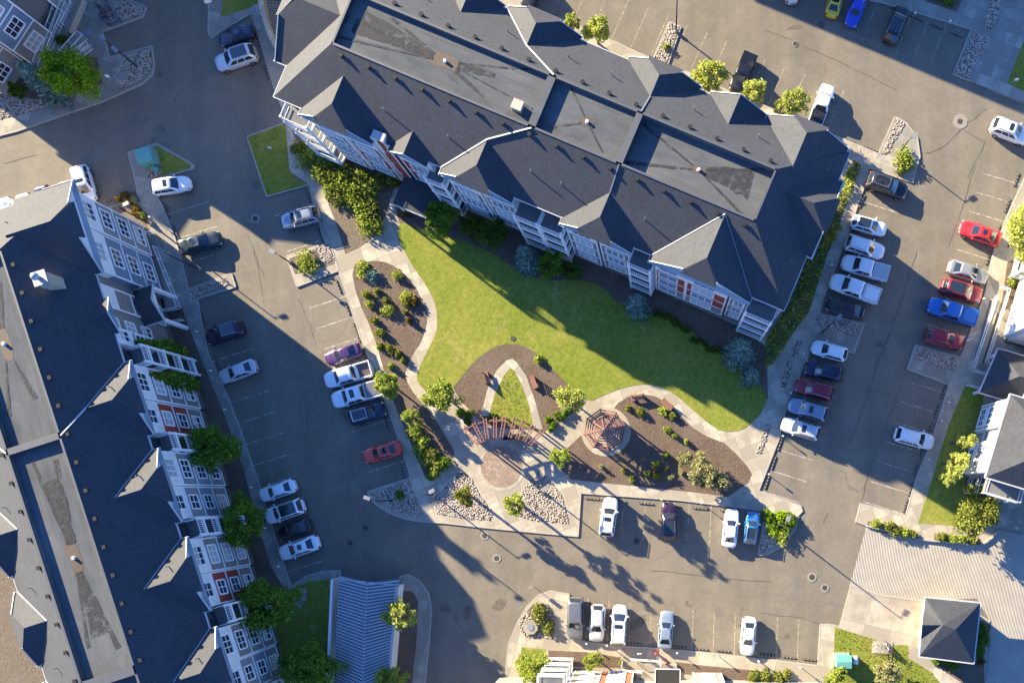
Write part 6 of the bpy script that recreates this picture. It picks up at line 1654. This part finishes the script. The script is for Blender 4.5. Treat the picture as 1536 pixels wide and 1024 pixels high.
# --- bicycles
M['tealpaint'] = PAINT['steelblue']
def bicycle(x, y, a, label, paint, group=None, lean=.12):
    r = empty('bicycle', (x, y, .14), a, label=label, cat='bicycle', group=group); r.rotation_euler = (lean, 0, a)
    for wx in (-.52,.52):
        m = MB(); n = 16; rr = .34
        for i in range(n):
            a0, a1 = 2*pi*i/n, 2*pi*(i+1)/n; m.beam((wx+rr*cos(a0),0,rr+rr*sin(a0)),(wx+rr*cos(a1),0,rr+rr*sin(a1)),.045,.045,up=(0,1,0))
        w_ = ob('wheel', m.mesh('wheel', M['tyre']), r)
        m = MB()
        for i in range(5): a0 = pi*i/5; m.beam((wx+rr*cos(a0),0,rr+rr*sin(a0)),(wx-rr*cos(a0),0,rr-rr*sin(a0)),.012,.012,up=(0,1,0))
        ob('spoke', m.mesh('spoke', M['rim']), w_)
    m = MB(); A,B,C,D,E = (-.52,0,.34),(-.12,0,.32),(-.2,0,.82),(.38,0,.86),(.52,0,.34)
    for p, q in ((A,B),(A,C),(B,C),(C,D),(B,D),(D,E)): m.tube(p,q,.028,n=6)
    ob('frame', m.mesh('frame', PAINT[paint]), r)
    m = MB().tube((.36,-.28,1.0),(.36,.28,1.0),.02,n=6); m.tube((.38,0,.84),(.36,0,1.0),.02,n=6); ob('handlebar', m.mesh('handlebar', M['blackmetal']), r)
    m = MB().sphere((-.22,0,.92),.14,.08,.05,8,5); ob('saddle', m.mesh('saddle', M['plastic']), r)
cols = ['navy','steelblue','maroon','red','brightblue','white','purple','blue']
nm = ['navy','teal blue','maroon','red','bright blue','white','purple','light blue']
pos = [(150,12),(160,5),(153,20),(160,24),(157,32),(167,28),(165,16),(172,31)]
for i, (x, y) in enumerate(pos): bicycle(*W(x, y, .5), radians(random.uniform(100,190)), '%s bicycle in the heap by the northwest gravel triangle' % nm[i], cols[i])
for i, (x, y) in enumerate([(1331,969),(1336,972),(1334,976)]): bicycle(*W(x, y, .5), radians(-70+12*i), '%s bicycle at the rack on the corner lawn' % ['white','purple','red'][i], ['white','purple','red'][i])
rk = tag(empty('bicycle_rack', (*W(1319,970,0), .13), radians(-4)), 'pale bicycle rack on a small concrete pad by the lawn', 'bicycle rack')
ob('base', MB().box(-.9,1.6,-.75,.75,0,.05).mesh('base', M['conc_path']), rk)
for i in range(4):
    m = MB(); x = -.6+i*.5
    for p, q in (((x,-.5,0),(x,-.5,.7)),((x,-.5,.7),(x,.5,.7)),((x,.5,.7),(x,.5,0))): m.tube(p,q,.035,n=8)
    ob('hoop', m.mesh('hoop', M['metal']), rk)
# ================= camera, light ================================================================
cd = bpy.data.cameras.new('camera'); cam = bpy.data.objects.new('camera', cd); COL.objects.link(cam)
cam.location = (0, 0, CAMH); cam.rotation_euler = (0, 0, 0)
cd.sensor_fit = 'HORIZONTAL'; cd.sensor_width = 36.0; cd.lens = 36.0*FPX/1536.0
cd.shift_x = -(NX-768)/1536.0; cd.shift_y = (NY-512)/1536.0
cd.clip_end = 2000
S.camera = cam
w = bpy.data.worlds.new('World'); S.world = w; w.use_nodes = True
nt = w.node_tree; bg = nt.nodes['Background']
sky = nt.nodes.new('ShaderNodeTexSky'); sky.sky_type = 'NISHITA'; sky.sun_disc = False
az = atan2(SUN_H[0], SUN_H[1])
sky.sun_elevation = SUN_EL; sky.sun_rotation = az
sky.air_density = 1.0; sky.dust_density = 1.0; sky.ozone_density = 6.0; sky.altitude = 1000
tn = nt.nodes.new('ShaderNodeMix'); tn.data_type = 'RGBA'; tn.blend_type = 'MULTIPLY'; tn.inputs[0].default_value = 1.0; tn.inputs[7].default_value = (.80, 1.0, 1.30, 1)
nt.links.new(sky.outputs[0], tn.inputs[6]); nt.links.new(tn.outputs[2], bg.inputs[0]); bg.inputs[1].default_value = .073
sl = bpy.data.lights.new('sun', 'SUN'); sl.energy = 5.0; sl.angle = radians(.5); sl.color = (1.0, .845, .565)
so = bpy.data.objects.new('sun', sl); COL.objects.link(so)
dirv = Vector((SUN_H[0]*cos(SUN_EL), SUN_H[1]*cos(SUN_EL), sin(SUN_EL)))
so.rotation_euler = dirv.to_track_quat('Z', 'Y').to_euler(); so.location = (-60, 60, 60)
S.view_settings.view_transform = 'Standard'; S.view_settings.look = 'None'; S.view_settings.gamma = 1.0; S.view_settings.use_curve_mapping = False
S.view_settings.exposure = 2.14
S.cycles.max_bounces = 6; S.cycles.transparent_max_bounces = 8
